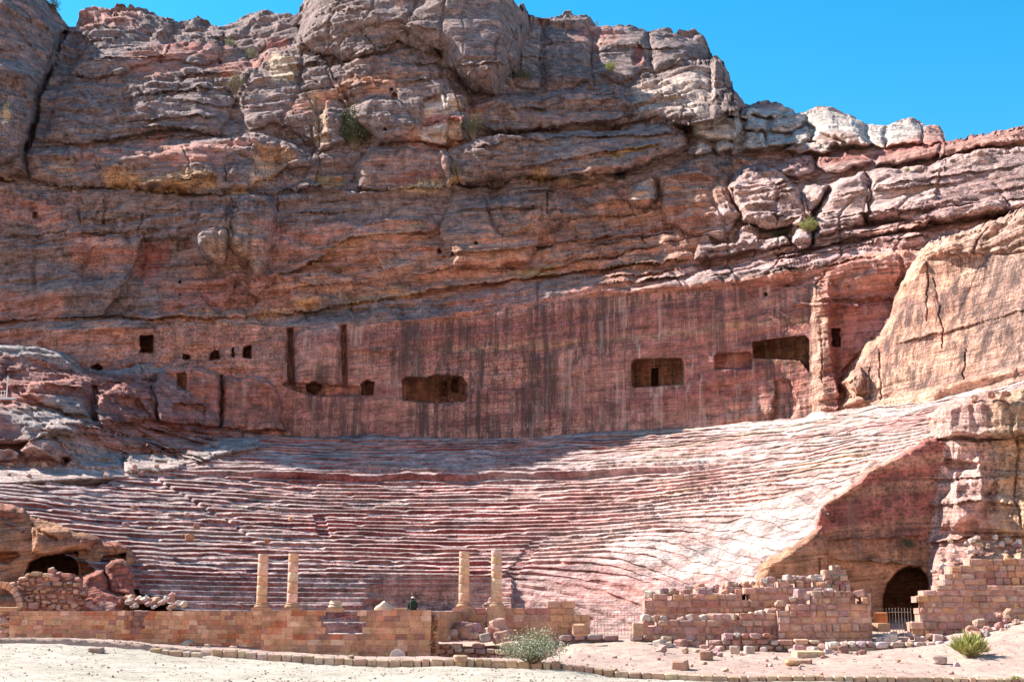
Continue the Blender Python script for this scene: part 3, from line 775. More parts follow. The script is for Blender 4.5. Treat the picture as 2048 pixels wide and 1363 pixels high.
paint([(1615, 830), (1618, 560), (1645, 560), (1660, 700), (1650, 830)], (0.45, 0.26, 0.185), 6, 0.7)

oc = lerp(np.broadcast_to(C(0.34, 0.155, 0.13), base.shape), np.broadcast_to(C(0.40, 0.225, 0.19), base.shape), sstep(-0.2, 0.5, sa))
oc = lerp(oc, np.broadcast_to(C(0.24, 0.12, 0.11), base.shape), sstep(0.1, 0.6, -sb_) * 0.7)
oc = lerp(oc, np.broadcast_to(C(0.36, 0.325, 0.305), base.shape), sstep(0.0, 0.35, noise(X / 6, Yd / 6, Z / 3, 95) + 0.5 * (V < 740) * 1.0 + 0.3 * sstep(560, 440, U) * sstep(860, 900, V)) * 0.7)
oc = lerp(oc, np.broadcast_to(C(0.50, 0.36, 0.32), base.shape), sandmask.astype(np.float32) * 0.9)
base = np.where((BODY == 1)[..., None], oc, base)
sp = lerp(np.broadcast_to(C(0.54, 0.27, 0.185), base.shape), np.broadcast_to(C(0.56, 0.32, 0.225), base.shape), sstep(-0.3, 0.4, sa))
sp = lerp(sp, np.broadcast_to(C(0.38, 0.20, 0.165), base.shape), sstep(0.1, 0.6, -sb_) * 0.6)
sp = lerp(sp, np.broadcast_to(C(0.33, 0.21, 0.17), base.shape), (sstep(1880, 2000, U) * sstep(0.0, 0.5, noise(X / 5, Yd / 5, Z / 8, 98) + 0.25)).astype(np.float32) * 0.55)
base = np.where((BODY == 2)[..., None], sp, base)
nr = lerp(np.broadcast_to(C(0.49, 0.26, 0.215), base.shape), np.broadcast_to(C(0.53, 0.32, 0.27), base.shape), sstep(-0.3, 0.4, sa))
nr = lerp(nr, np.broadcast_to(C(0.44, 0.27, 0.15), base.shape), (sstep(1950, 2010, U) * 0.7).astype(np.float32))
alc = lerp(np.broadcast_to(C(0.345, 0.125, 0.10), base.shape), np.broadcast_to(C(0.40, 0.19, 0.13), base.shape), sstep(-0.2, 0.5, sb_))
alc = np.where((Yd > 85.6)[..., None] & (V < 1130)[..., None], np.broadcast_to(C(0.47, 0.28, 0.235), base.shape), alc)
alc = lerp(alc, np.broadcast_to(C(0.43, 0.245, 0.14), base.shape), sstep(1050, 1110, V + 8 * noise(U / 30, V / 9, 0, 99)) * 0.75)
base = np.where((BODY == 3)[..., None], alc, base)
base = np.where((BODY == 5)[..., None], nr, base)
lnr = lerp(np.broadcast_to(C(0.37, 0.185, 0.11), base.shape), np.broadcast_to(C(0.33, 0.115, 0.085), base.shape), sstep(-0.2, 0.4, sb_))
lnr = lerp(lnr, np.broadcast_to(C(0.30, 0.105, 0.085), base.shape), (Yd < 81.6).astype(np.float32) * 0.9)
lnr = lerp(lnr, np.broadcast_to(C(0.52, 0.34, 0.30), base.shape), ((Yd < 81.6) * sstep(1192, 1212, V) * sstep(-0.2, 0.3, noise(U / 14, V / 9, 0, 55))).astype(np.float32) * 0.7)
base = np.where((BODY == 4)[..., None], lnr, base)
base = base * (1 + 0.16 * fbm(X / 2.2, Yd / 2.2, Z / 1.2, 3, 94))[..., None]
base = np.where((BODY == 0)[..., None], base * 1.16, base)
base = np.clip(base, 0.03, 0.85)

# fold the skyline back so the summit is solid
ex = 4
Pt = np.zeros((nU, ex, 3), np.float32)
for k, (dy, dz) in enumerate(((60, -45), (26, -14), (9, -3.5), (2.5, -0.4))):
    Pt[:, k] = Pv[:, 0] + np.array([0, dy, dz], np.float32) + np.array([0, 0, 1], np.float32) * (0.8 * noise(us / 14, k, 0, 101))[:, None]
P_all = np.concatenate([Pt, Pv], 1)
B_all = np.concatenate([np.repeat(base[:, :1], ex, 1), base], 1)
W_all = np.concatenate([np.zeros((nU, ex), np.float32), WALL * (BODY != 2) + WALL * (BODY == 2)], 1)
I_all = np.concatenate([np.repeat(BODY[:, :1], ex, 1), BODY], 1)
I_all = np.where(I_all == 5, 3, I_all)
NVa = NV + ex
Q = grid_quads(nU, NVa)
qi = I_all.ravel()[Q].max(1)
verts = P_all.reshape(-1, 3)
vary = 0.5 + 0.35 * fbm(P_all[..., 0] / 6, P_all[..., 1] / 6, P_all[..., 2] / 9, 3, 130)
attrs = {'Col': B_all.reshape(-1, 3), 'streak': W_all.ravel(), 'vary': vary.ravel()}
for idx, nm, lb, ct in ((0, 'rock_cliff', 'tall banded sandstone cliff with ledges rising behind the theatre', 'cliff'),
                        (1, 'rock_outcrop', 'low stepped grey and red outcrop left of the seating', 'rock outcrop'),
                        (2, 'rock_spur', 'sunlit tan cliff spur with streaks at right', 'cliff'),
                        (3, 'rock_shoulder', 'near rock shoulder at right with red recess and tunnel', 'rock'),
                        (4, 'rock_overhang', 'tan overhang with dark caves and red boulders at far left', 'rock')):
    me = np_mesh(nm, verts, Q[qi == idx], attrs)
    o = link(nm, me, ROCK)
    tag(o, lb, ct, kind='structure')

# ------------------------------------------------------------------ theatre seating: an eroded bowl, each row its own body
CX, CY = -7.0, 78.0
NR = 39
R0, DR = 19.5, 0.685
Z0 = float(ray(700, 1146)[1]) * (CY + R0)
ZT = float(ray(760, 872)[1]) * (CY + R0 + DR * NR)
HR = (ZT - Z0) / NR
ang = np.radians(np.linspace(-104, 100, 1250)).astype(np.float32)
nA = len(ang)
prof = []      # (row index, base radius, z, kind) along the slope
z_floor = 1.05
for (r, z, kd) in ((-3.2, -1.6, 0), (-3.0, -1.35, 1), (-2.95, -0.95, 2), (-2.9, -0.85, 3), (-2.7, -0.80, 4), (-2.15, -0.80, 5), (-2.1, -0.6, 1), (-2.05, -0.25, 2), (-2.0, -0.12, 3), (-1.8, -0.08, 4),
                   (-1.35, -0.08, 5), (-1.3, 0.2, 1), (-1.25, 0.5, 2), (-1.2, 0.62, 3), (-1.0, 0.66, 4), (-0.5, 0.68, 5), (-0.45, 0.86, 1), (-0.4, 0.98, 2), (-0.36, 1.05, 3), (-0.25, 1.08, 4), (-0.08, 1.08, 5)):
    prof.append((-1, R0 + r, z, kd, 3.6))
for k in range(6, 0, -1):
    zt = Z0 - k * HR
    prof.append((-1, R0 - 0.02, zt - HR * 0.8, 0, 0.6 * k))
    prof.append((-1, R0 - 0.03, zt - 0.10, 2, 0.6 * k))
    prof.append((-1, R0 - 0.02, zt - 0.03, 3, 0.6 * k - 0.05))
    prof.append((-1, R0 - 0.01, zt + 0.01, 5, 0.6 * k - 0.5))
prof.append((-1, R0, Z0 - HR * 0.8, 0, 0.0)); prof.append((-1, R0, Z0 - HR * 0.4, 1, 0.0))
for i in range(NR):
    r = R0 + i * DR
    zt = Z0 + i * HR
    zb = zt - HR
    if i:
        prof.append((i, r + 0.07, zb + 0.00, 0))
        prof.append((i, r + 0.08, zb + HR * 0.5, 1))
    prof.append((i, r + 0.02, zt - 0.12, 2))
    prof.append((i, r + 0.07, zt - 0.045, 3))
    prof.append((i, r + 0.20, zt - 0.005, 4))
    prof.append((i, r + DR - 0.02, zt + (DR - 0.22) * (zt / (CY + r) + (0.042 if i < 24 else 0.004)), 5))
prof.append((NR, R0 + NR * DR + 0.6, ZT + 0.1, 5)); prof.append((NR, R0 + NR * DR + 4, ZT + 0.2, 5))
pr = np.array([tuple(q) + (0.0,) * (5 - len(q)) for q in prof], np.float32)
ri, rr, rz, rk = pr[:, 0], pr[:, 1], pr[:, 2], pr[:, 3]
nP = len(pr)
A2 = ang[:, None]; RI = ri[None]; RK = rk[None]
arc = A2 * rr[None]
sky_ = 7.3 * RI + np.where(RI < 0, np.floor(rz[None] / 0.345) * 3.7, 0)
pod = 1 - sstep(-0.20, -0.10, A2 + 0.03 * noise(rz[None] / 0.5, 0, 0, 230)) * sstep(0.36, 0.30, A2 + 0.03 * noise(rz[None] / 0.5, 0, 1, 231))
# wobble of each row's front edge
wob = 0.09 * noise(arc / 5.0, sky_, 0, 201) + 0.09 * noise(arc / 1.3, sky_, 3, 202) + 0.07 * noise(arc / 0.45, sky_, 5, 203)
Rg = rr[None] - pod * pr[:, 4][None] + wob * np.where(RK <= 3, 1.0, 0.5)
Zg = rz[None] + 0.05 * noise(arc / 2.2, sky_, 9, 204) * (RI >= 0)
# broken noses
brk = sstep(0.0, 0.45, noise(arc / 2.6, sky_ * 0.6, 11, 205) + 0.35 * noise(arc / 0.8, sky_, 12, 206))
Zg = Zg - brk * np.select([RK == 2, RK == 3, RK == 4, RK == 5], [0.14, 0.19, 0.16, 0.06], 0) * (RI >= 0)
Rg = Rg + brk * np.select([RK == 2, RK == 3, RK == 4], [0.06, 0.10, 0.06], 0) * (RI >= 0)
# eroded ramps: the steps melt into the slope
x_ = CX + Rg * np.sin(A2); y_ = CY + Rg * np.cos(A2)
slope_z = Z0 - HR * 0.45 + (Rg - R0) * (HR / DR)
er = fbm(x_ / 7, y_ / 7, Zg / 3, 3, 207)
ermask = sstep(0.2, 0.7, er) * 0.35 + 0.18 * sstep(24, 30, RI) * sstep(-0.3, 0.3, er + 0.15) + 0.4 * sstep(0.4, 0.8, A2 + 0.2 * noise(x_ / 5, y_ / 5, 0, 240)) * sstep(-0.5, 0.2, er) * sstep(4, 12, RI) + 0.3 * sstep(-0.5, -0.8, A2) * sstep(-0.2, 0.3, er)
ermask = np.clip(np.clip(ermask, 0, 0.75) + 0.9 * sstep(99, 90, y_) * sstep(32, 24, Rg) * (x_ > 0), 0, 0.9) * (RI >= 1)
rough = 0.24 * np.tanh(3.0 * noise(x_ / 4.0, y_ / 4.0, slope_z / 0.5, 208)) + 0.12 * np.tanh(3.0 * noise(x_ / 1.6, y_ / 1.6, slope_z / 0.22, 241)) + 0.22 * fbm(x_ / 1.6, y_ / 1.6, slope_z / 0.7, 3, 209)
Zg = Zg + (slope_z + rough - Zg) * ermask
# the cross gangway: a taller undercut ledge high up
gk = np.exp(-((RI - 25) / 0.6) ** 2) * sstep(-0.55, -0.3, A2) * sstep(0.75, 0.35, A2)
Zg = Zg + 0.55 * sstep(24.5, 25.2, RI) * (1 - sstep(25.2, 33, RI)) * sstep(-0.6, -0.3, A2) * sstep(0.9, 0.4, A2) * (RK >= 2)
Rg = Rg - 0.25 * gk * (RK >= 2)
# worn treads tip outward on the left flank
Zg = Zg + 0.022 * (RK == 5) * (RI >= 0) * sstep(-0.1, -0.5, A2) - 0.03 * (RK == 3) * (RI >= 0) * sstep(-0.1, -0.5, A2)
# stairs cut radially
for a0, wdt, i0, i1 in ((math.radians(20.5), 0.5, 0, 8), (math.radians(-16), 0.45, 9, 14)):
    sm = (np.abs((A2 - a0) * rr[None]) < wdt) * (RI >= i0) * (RI <= i1)
    Zg = Zg - sm * HR * 0.4 * (RK >= 2)
    Rg = Rg + sm * 0.10 * (RK <= 3)
# big joint cutting the left flank
jd = np.abs((A2 + 0.42 + 0.010 * RI) * rr[None] + 0.3 * noise(RI / 2.0, 0, 0, 210))
Zg = Zg - 0.2 * np.exp(-(jd / 0.13) ** 2) * (RI > 8)
# general uneven settling, the right flank climbs a little with the bedding
x_ = CX + Rg * np.sin(A2); y_ = CY + Rg * np.cos(A2)
Zg = Zg + 0.14 * fbm(x_ / 12, y_ / 12, 0, 2, 211) * (RI >= 0) + 0.03 * np.maximum(x_ - 6, 0) * sstep(14, 22, RI) * (1 - 0.8 * sstep(30, 39, RI))
Zg = Zg - 3.3 * sstep(98, 85, y_) * sstep(31, 21.5, Rg) * (x_ > 0) * (RI >= -1)
# the bowl stops earlier on the left flank, where the outcrop and sand lie
rim = pl(np.degrees(ang), [(-104, 31.5), (-62, 32.0), (-48, 33.0), (-36, 36.5), (-26, 42), (-18, 46.5), (0, 47.5), (100, 47.5)])[:, None]
over = np.maximum(Rg - rim - 0.5 * noise(arc / 2, 0, 0, 212), 0)
Zg = Zg - np.minimum(over, 6) * 1.6
# arched tunnel mouth in the podium, left of centre
pxg, pyg = proj(x_, y_, Zg)
tun = 0 * (pyg > 1152 + ((pxg - 301) / 15.0) ** 2 * 16) & (np.abs(pxg - 301) < 17) & (RI <= 0) & (rz[None] > z_floor + 0.0)
Rg = Rg + 2.6 * tun * (RK <= 3)
x_ = CX + Rg * np.sin(A2); y_ = CY + Rg * np.cos(A2)
Pb = np.stack([x_, y_, Zg], -1).astype(np.float32)

sa2, sb2 = strata(x_, y_, slope_z + 0 * x_)
rowtone = noise(arc / 9, RI * 3.1, 0, 213)
bc = lerp(np.broadcast_to(C(0.30, 0.07, 0.06), Pb.shape), np.broadcast_to(C(0.42, 0.17, 0.14), Pb.shape), sstep(-0.4, 0.6, rowtone + 0.6 * sa2))
bc = lerp(bc, np.broadcast_to(C(0.26, 0.15, 0.14), Pb.shape), sstep(0.1, 0.7, sb2 + 0.3 * noise(x_ / 4, y_ / 4, Zg, 214)) * 0.6)
# bleached and dusty patches; sunlight on treads and left tiers lightened into the colour
pale = sstep(0.1, 0.6, fbm(x_ / 3.0, y_ / 3.0, Zg / 0.5, 3, 215) + 0.25 * sstep(-0.1, -0.5, A2)) * 0.62 * np.where(RI < 8, 1.0, 0.85)
bc = lerp(bc, np.broadcast_to(C(0.45, 0.32, 0.30), Pb.shape), pale)
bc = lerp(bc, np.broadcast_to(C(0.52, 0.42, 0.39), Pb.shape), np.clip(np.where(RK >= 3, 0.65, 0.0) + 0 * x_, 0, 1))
# right flank: pink, cream and yellow beds
rf = sstep(0.18, 0.62, A2 + 0.1 * noise(x_ / 8, y_ / 8, Zg / 2, 216)) * 0.85
rcol = lerp(np.broadcast_to(C(0.47, 0.245, 0.215), Pb.shape), np.broadcast_to(C(0.55, 0.43, 0.385), Pb.shape), sstep(-0.3, 0.5, sa2 + 0.4 * noise(x_ / 6, y_ / 6, Zg / 0.8, 217)))
rcol = lerp(rcol, np.broadcast_to(C(0.55, 0.41, 0.255), Pb.shape), sstep(0.15, 0.6, sb2) * sstep(10, 26, RI) * 0.8)
rcol = np.where((RK <= 2)[..., None] & (RI >= 0)[..., None], rcol * np.array([0.84, 0.68, 0.66], np.float32), np.minimum(rcol * 1.12, 0.66))  # row shading put into the colour: risers darker, treads and noses lighter
bc = lerp(bc, rcol, rf)
# grey lichen crust and small dark pits on the sunlit flank
lk = sstep(0.05, 0.5, fbm(x_ / 2.2, y_ / 2.2, Zg / 0.5, 4, 260) + 0.35 * np.exp(-(((pxg - 1500) / 90) ** 2 + ((pyg - 975 + 0.15 * (pxg - 1500)) / 16) ** 2)) - 0.05)
bc = lerp(bc, np.broadcast_to(C(0.24, 0.20, 0.185), Pb.shape), lk * rf * 0.55)
bc = lerp(bc, np.broadcast_to(C(0.50, 0.27, 0.225), Pb.shape), rf * sstep(0.1, 0.5, fbm(x_ / 4.5, y_ / 4.5, Zg / 0.7, 3, 261)) * 0.7)
# pale beds of the upper ring
bc = lerp(bc, np.broadcast_to(C(0.46, 0.36, 0.32), Pb.shape), np.exp(-((RI - 26.5 + 1.5 * noise(arc / 6, 0, 0, 218)) / 2.0) ** 2) * sstep(-0.35, -0.1, A2) * 0.45)
bc = lerp(bc, np.broadcast_to(C(0.19, 0.12, 0.115), Pb.shape), sstep(0.2, 0.6, fbm(x_ / 5, y_ / 5, Zg / 0.6, 3, 219)) * (0.35 + 0.15 * sstep(24, 32, RI) * sstep(0.5, 0.2, A2)))
# podium wall: dark red above, dusty pink below
bc = lerp(bc, np.broadcast_to(C(0.50, 0.32, 0.28), Pb.shape), ((RI < 0) * (1 - 0.7 * pod) * sstep(z_floor + 1.35, z_floor + 0.75, Zg + 0.35 * noise(arc / 1.5, Zg / 0.5, 0, 220))).astype(np.float32) * 0.85)
bc = np.clip(bc * (1 + 0.2 * fbm(x_ / 1.2, y_ / 1.2, Zg / 0.4, 3, 221))[..., None], 0.03, 0.85)
Qb = grid_quads(nA, nP)[:, ::-1]
yq = Pb[..., 1].ravel()[Qb].min(1); xq = Pb[..., 0].ravel()[Qb].max(1)
Qb = Qb[((xq < 8) & (yq > 84.5)) | (yq > 85.3)]
rowq = ri[(Qb % nP)].max(1)
vb = Pb.reshape(-1, 3)
ab = {'Col': bc.reshape(-1, 3), 'streak': (np.where(RI < 0, 0.35, 0.0) + 0 * x_).ravel(), 'vary': (0.5 + 0.35 * fbm(x_ / 6, y_ / 6, Zg / 4, 3, 131)).ravel()}
me = np_mesh('theatre_seating', vb, Qb[(rowq < 0) | (rowq >= NR)], ab)
seating = link('theatre_seating', me, ROCK)
tag(seating, 'rock-cut theatre bowl of worn red stone seat rows', 'theatre seating', kind='structure')
for i in range(NR):
    me = np_mesh('seat_row', vb, Qb[rowq == i], ab)
    link('seat_row', me, ROCK, seating)
# ------------------------------------------------------------------ ground
KERB = [(-420, 1282), (0, 1290), (200, 1296), (290, 1302), (390, 1310), (520, 1318), (700, 1327), (900, 1334), (1118, 1342), (1250, 1356), (1500, 1362), (2048, 1368), (2480, 1372)]
FOOT = [(-420, 1275), (0, 1283), (240, 1288), (500, 1298), (700, 1309), (870, 1315), (1000, 1314), (1100, 1306), (1150, 1290), (1300, 1290), (1450, 1300), (1600, 1303), (1750, 1294), (1900, 1281), (1960, 1268), (2048, 1248), (2480, 1215)]
YK = 58.0


def gz(x, y):
    x = np.asarray(x, float); y = np.asarray(y, float)
    px = np.clip(1024 + FPX * x / np.maximum(y, 30) / CT, -420, 2480)
    zk = ray(px, pl(px, KERB))[1] * YK
    zf = ray(px, pl(px, FOOT))[1] * 74.0
    z = np.where(y < 38, -1.78, 0.0)
    t = np.clip((y - 38) / (YK - 38), 0, 1)
    z = np.where((y >= 38) & (y < YK), -1.78 + (zk + 1.78) * t, z)
    t = np.clip((y - YK) / (74 - YK), 0, 1)
    zb = zk + 0.24
    z = np.where((y >= YK) & (y < 74), zb + (zf - zb) * t * t * (3 - 2 * t), z)
    t = np.clip((y - 74) / 21.0, 0, 1)
    zo = np.where(np.abs(x + 7) < 40, 1.0, 1.0)
    z = np.where((y >= 74) & (y < 95), zf + (zo - zf) * t, z)
    z = np.where(y >= 95, zo - np.clip((y - 95) * 0.4, 0, 8), z)
    rad = np.hypot(x - CX, y - CY)
    z = np.where((y > 79.5) & (rad < 24), -1.4, z)
    fine = 0.045 * fbm(x / 2.2, y / 2.2, 0, 3, 301) + 0.10 * fbm(x / 9, y / 9, 0, 2, 302)
    return z + fine * np.clip((y - 20) / 20, 0, 1)


gx = np.concatenate([np.array([-1500, -700, -300, -150, -80]), np.arange(-46, 46.1, 0.16), np.array([80, 150, 300, 700, 1500])])
gy = np.concatenate([np.array([-1500, -500, -100, 0, 20, 30]), np.arange(36, YK, 0.3), np.array([YK - 0.01]), np.array([YK + 0.05]), np.arange(YK + 0.3, 82, 0.22), np.arange(83, 112, 1.5), np.array([130, 200, 400, 900, 2500])])
GX, GY = np.meshgrid(gx, gy, indexing='ij')
GZ = gz(GX, GY)
GZ = GZ + (0.035 * noise(GX / 0.5, GY / 0.5, 0, 303) + 0.02 * noise(GX / 0.22, GY / 0.25, 0, 304)) * ((GY > 36) & (GY < 82))
gq = grid_quads(len(gx), len(gy))
GP = np.stack([GX, GY, GZ], -1).reshape(-1, 3)


def ground_material(name, c1, c2, c3):
    m, N, L, b = node_mat(name)
    tc = N.new('ShaderNodeTexCoord').outputs['Object']
    n1 = ntex(N, L, tc, 0.25, 4, 0.6)
    n2 = ntex(N, L, tc, 6.0, 4, 0.7)
    c = mixc(N, L, 'MIX', ramp(N, L, n1, [(0.4, 0.0), (0.6, 1.0)]), c1, c2)
    c = mixc(N, L, 'MIX', ramp(N, L, n2, [(0.52, 0.0), (0.64, 0.85)]), c, c3)
    n3 = ntex(N, L, tc, 1.3, 4, 0.7)
    c = mixc(N, L, 'MULTIPLY', 0.9, c, ramp(N, L, n3, [(0.32, 0.68), (0.5, 1.0), (0.7, 1.15)]))
    L.new(c, b.inputs['Base Color'])
    bp = N.new('ShaderNodeBump'); bp.inputs['Strength'].default_value = 0.5; bp.inputs['Distance'].default_value = 0.05
    L.new(n2, bp.inputs['Height']); L.new(bp.outputs[0], b.inputs['Normal'])
    return m


M_BOUNCE = None
M_GRAVEL = ground_material('pale_gravel', (0.41, 0.355, 0.29), (0.35, 0.295, 0.24), (0.20, 0.165, 0.135))
M_SAND = ground_material('pink_sand', (0.42, 0.30, 0.245), (0.37, 0.25, 0.205), (0.26, 0.16, 0.13))
front = GP[gq][:, :, 1].max(1) < YK + 0.02
o = link('gravel_path', np_mesh('gravel_path', GP, gq[front]), M_GRAVEL)
tag(o, 'pale gravel path in the foreground', 'path', kind='structure')
o = link('sandy_ground', np_mesh('sandy_ground', GP, gq[~front]), M_SAND)
tag(o, 'pinkish sandy ground behind the kerb', 'ground', kind='structure')


# unseen slope added behind the viewer, reflecting warm sunlight into the shade
hx = np.linspace(-420, 420, 90); hy = np.linspace(-24, -300, 60)
HX, HY = np.meshgrid(hx, hy, indexing='ij')
HZ = -2.2 + 150 * sstep(-24, -230, HY) ** 0.8 * (0.8 + 0.25 * fbm(HX / 90, HY / 90, 0, 3, 310)) + 3 * fbm(HX / 18, HY / 18, 0, 3, 311) * sstep(-28, -60, HY)
M_BOUNCE = ground_material('pink_bounce_slope', (0.62, 0.42, 0.31), (0.56, 0.35, 0.25), (0.46, 0.29, 0.22))
o = link('bounce_slope', np_mesh('bounce_slope', np.stack([HX, HY, HZ], -1).reshape(-1, 3), grid_quads(90, 60)[:, ::-1]), M_BOUNCE)
tag(o, 'unseen pink slope added behind the viewer for warm reflected light', 'hillside', kind='structure')


def depth_at(px, py):
    i = int(np.argmin(np.abs(us - px)))
    j = int(np.argmin(np.abs(V[i] - py)))
    return Vector([float(q) for q in Pv[i, j]])


# ------------------------------------------------------------------ cut stone
def stone_material():
    m, N, L, b = node_mat('cut_sandstone')
    tc = N.new('ShaderNodeTexCoord').outputs['Object']
    oi = N.new('ShaderNodeObjectInfo')
    geo = N.new('ShaderNodeNewGeometry').outputs['Position']
    n1 = ntex(N, L, geo, 2.2, 5, 0.7)
    n2 = ntex(N, L, geo, 1.0, 3, 0.6, (1.5, 1.5, 14.0))
    c = mixc(N, L, 'MULTIPLY', 1.0, oi.outputs['Color'], ramp(N, L, n1, [(0.3, 0.7), (0.5, 1.0), (0.7, 1.25)]))
    c = mixc(N, L, 'MULTIPLY', 0.5, c, ramp(N, L, n2, [(0.3, 0.7), (0.55, 1.0), (0.75, 1.25)]))
    n4 = ntex(N, L, geo, 0.7, 3, 0.65)
    c = mixc(N, L, 'MULTIPLY', 0.8, c, ramp(N, L, n4, [(0.3, 0.72), (0.5, 1.0), (0.7, 1.2)]))
    n3 = ntex(N, L, geo, 9.0, 3, 0.7)
    c = mixc(N, L, 'MULTIPLY', 0.6, c, ramp(N, L, n3, [(0.34, 0.55), (0.48, 1.0)]))
    L.new(c, b.inputs['Base Color'])
    bp = N.new('ShaderNodeBump'); bp.inputs['Strength'].default_value = 0.6; bp.inputs['Distance'].default_value = 0.04
    L.new(n3, bp.inputs['Height']); L.new(bp.outputs[0], b.inputs['Normal'])
    return m


STONE = stone_material()


def block_mesh(seed, bev, jit):
    r = random.Random(seed)
    bm = bmesh.new()
    bmesh.ops.create_cube(bm, size=1.0)
    bmesh.ops.bevel(bm, geom=bm.edges[:], offset=bev, segments=1, affect='EDGES', profile=0.6)
    for v in bm.verts:
        v.co += Vector((r.uniform(-jit, jit), r.uniform(-jit, jit), r.uniform(-jit, jit)))
    me = bpy.data.meshes.new('stone')
    bm.to_mesh(me); bm.free()
    me.materials.append(STONE)
    return me


def boulder_mesh(seed, sq=0.6, amp=0.16, sub=2):
    bm = bmesh.new()
    bmesh.ops.create_icosphere(bm, subdivisions=sub, radius=1.0)
    for v in bm.verts:
        p = v.co
        q = Vector([math.copysign(abs(c) ** sq, c) for c in p])
        n = float(noise(p.x * 1.3 + seed * 5.1, p.y * 1.3, p.z * 1.3, 400)) + 0.5 * float(noise(p.x * 3 + seed, p.y * 3, p.z * 3, 401))
        v.co = q * (0.46 * (1 + amp * n))
    me = bpy.data.meshes.new('stone')
    bm.to_mesh(me); bm.free()
    me.materials.append(STONE)
    return me


ASHLAR = [block_mesh(i, 0.014, 0.005) for i in range(6)]
ROUGHB = [block_mesh(20 + i, 0.12, 0.06) for i in range(8)]
ROUND = [boulder_mesh(i, 0.55, 0.20) for i in range(8)]
ROCKY = [boulder_mesh(40 + i, 0.8, 0.55) for i in range(8)]
PAL_TAN = [(0.52, 0.29, 0.18), (0.54, 0.305, 0.19), (0.49, 0.26, 0.16), (0.56, 0.335, 0.215), (0.47, 0.245, 0.155), (0.51, 0.235, 0.135), (0.53, 0.30, 0.185), (0.43, 0.235, 0.165), (0.36, 0.19, 0.14), (0.44, 0.165, 0.09), (0.62, 0.41, 0.285), (0.55, 0.32, 0.20)]
PAL_RED = [(0.47, 0.27, 0.21), (0.50, 0.305, 0.23), (0.42, 0.205, 0.165), (0.48, 0.285, 0.22), (0.52, 0.34, 0.26), (0.43, 0.23, 0.18), (0.46, 0.29, 0.245), (0.41, 0.235, 0.205)]
PAL_MIX = [(0.45, 0.30, 0.24), (0.50, 0.40, 0.36), (0.38, 0.20, 0.165), (0.42, 0.33, 0.31), (0.48, 0.33, 0.24), (0.36, 0.22, 0.21)]
PAL_PALE = [(0.52, 0.44, 0.39), (0.48, 0.37, 0.31), (0.55, 0.46, 0.40), (0.46, 0.33, 0.28)]


def jitcol(r, c, a=0.14):
    k = 1 + r.uniform(-a, a)
    return (c[0] * k, c[1] * k * (1 + r.uniform(-0.06, 0.06)), c[2] * k * (1 + r.uniform(-0.08, 0.08)), 1.0)


def piece(name, me, loc, scale, rot, col, parent=None):
    o = bpy.data.objects.new(name, me)
    COL.objects.link(o)
    o.location = loc; o.scale = scale; o.rotation_euler = rot; o.color = col
    if parent is not None: o.parent = parent
    return o


def core_mesh(boxes):
    bm = bmesh.new()
    for (cx, cy, cz, sx, sy, sz, rz) in boxes:
        M = Matrix.Translation((cx, cy, cz)) @ Matrix.Rotation(rz, 4, 'Z') @ Matrix.Diagonal((sx, sy, sz, 1))
        bmesh.ops.create_cube(bm, size=1.0, matrix=M)
    me = bpy.data.meshes.new('wall_core')
    bm.to_mesh(me); bm.free()
    me.materials.append(STONE)
    return me


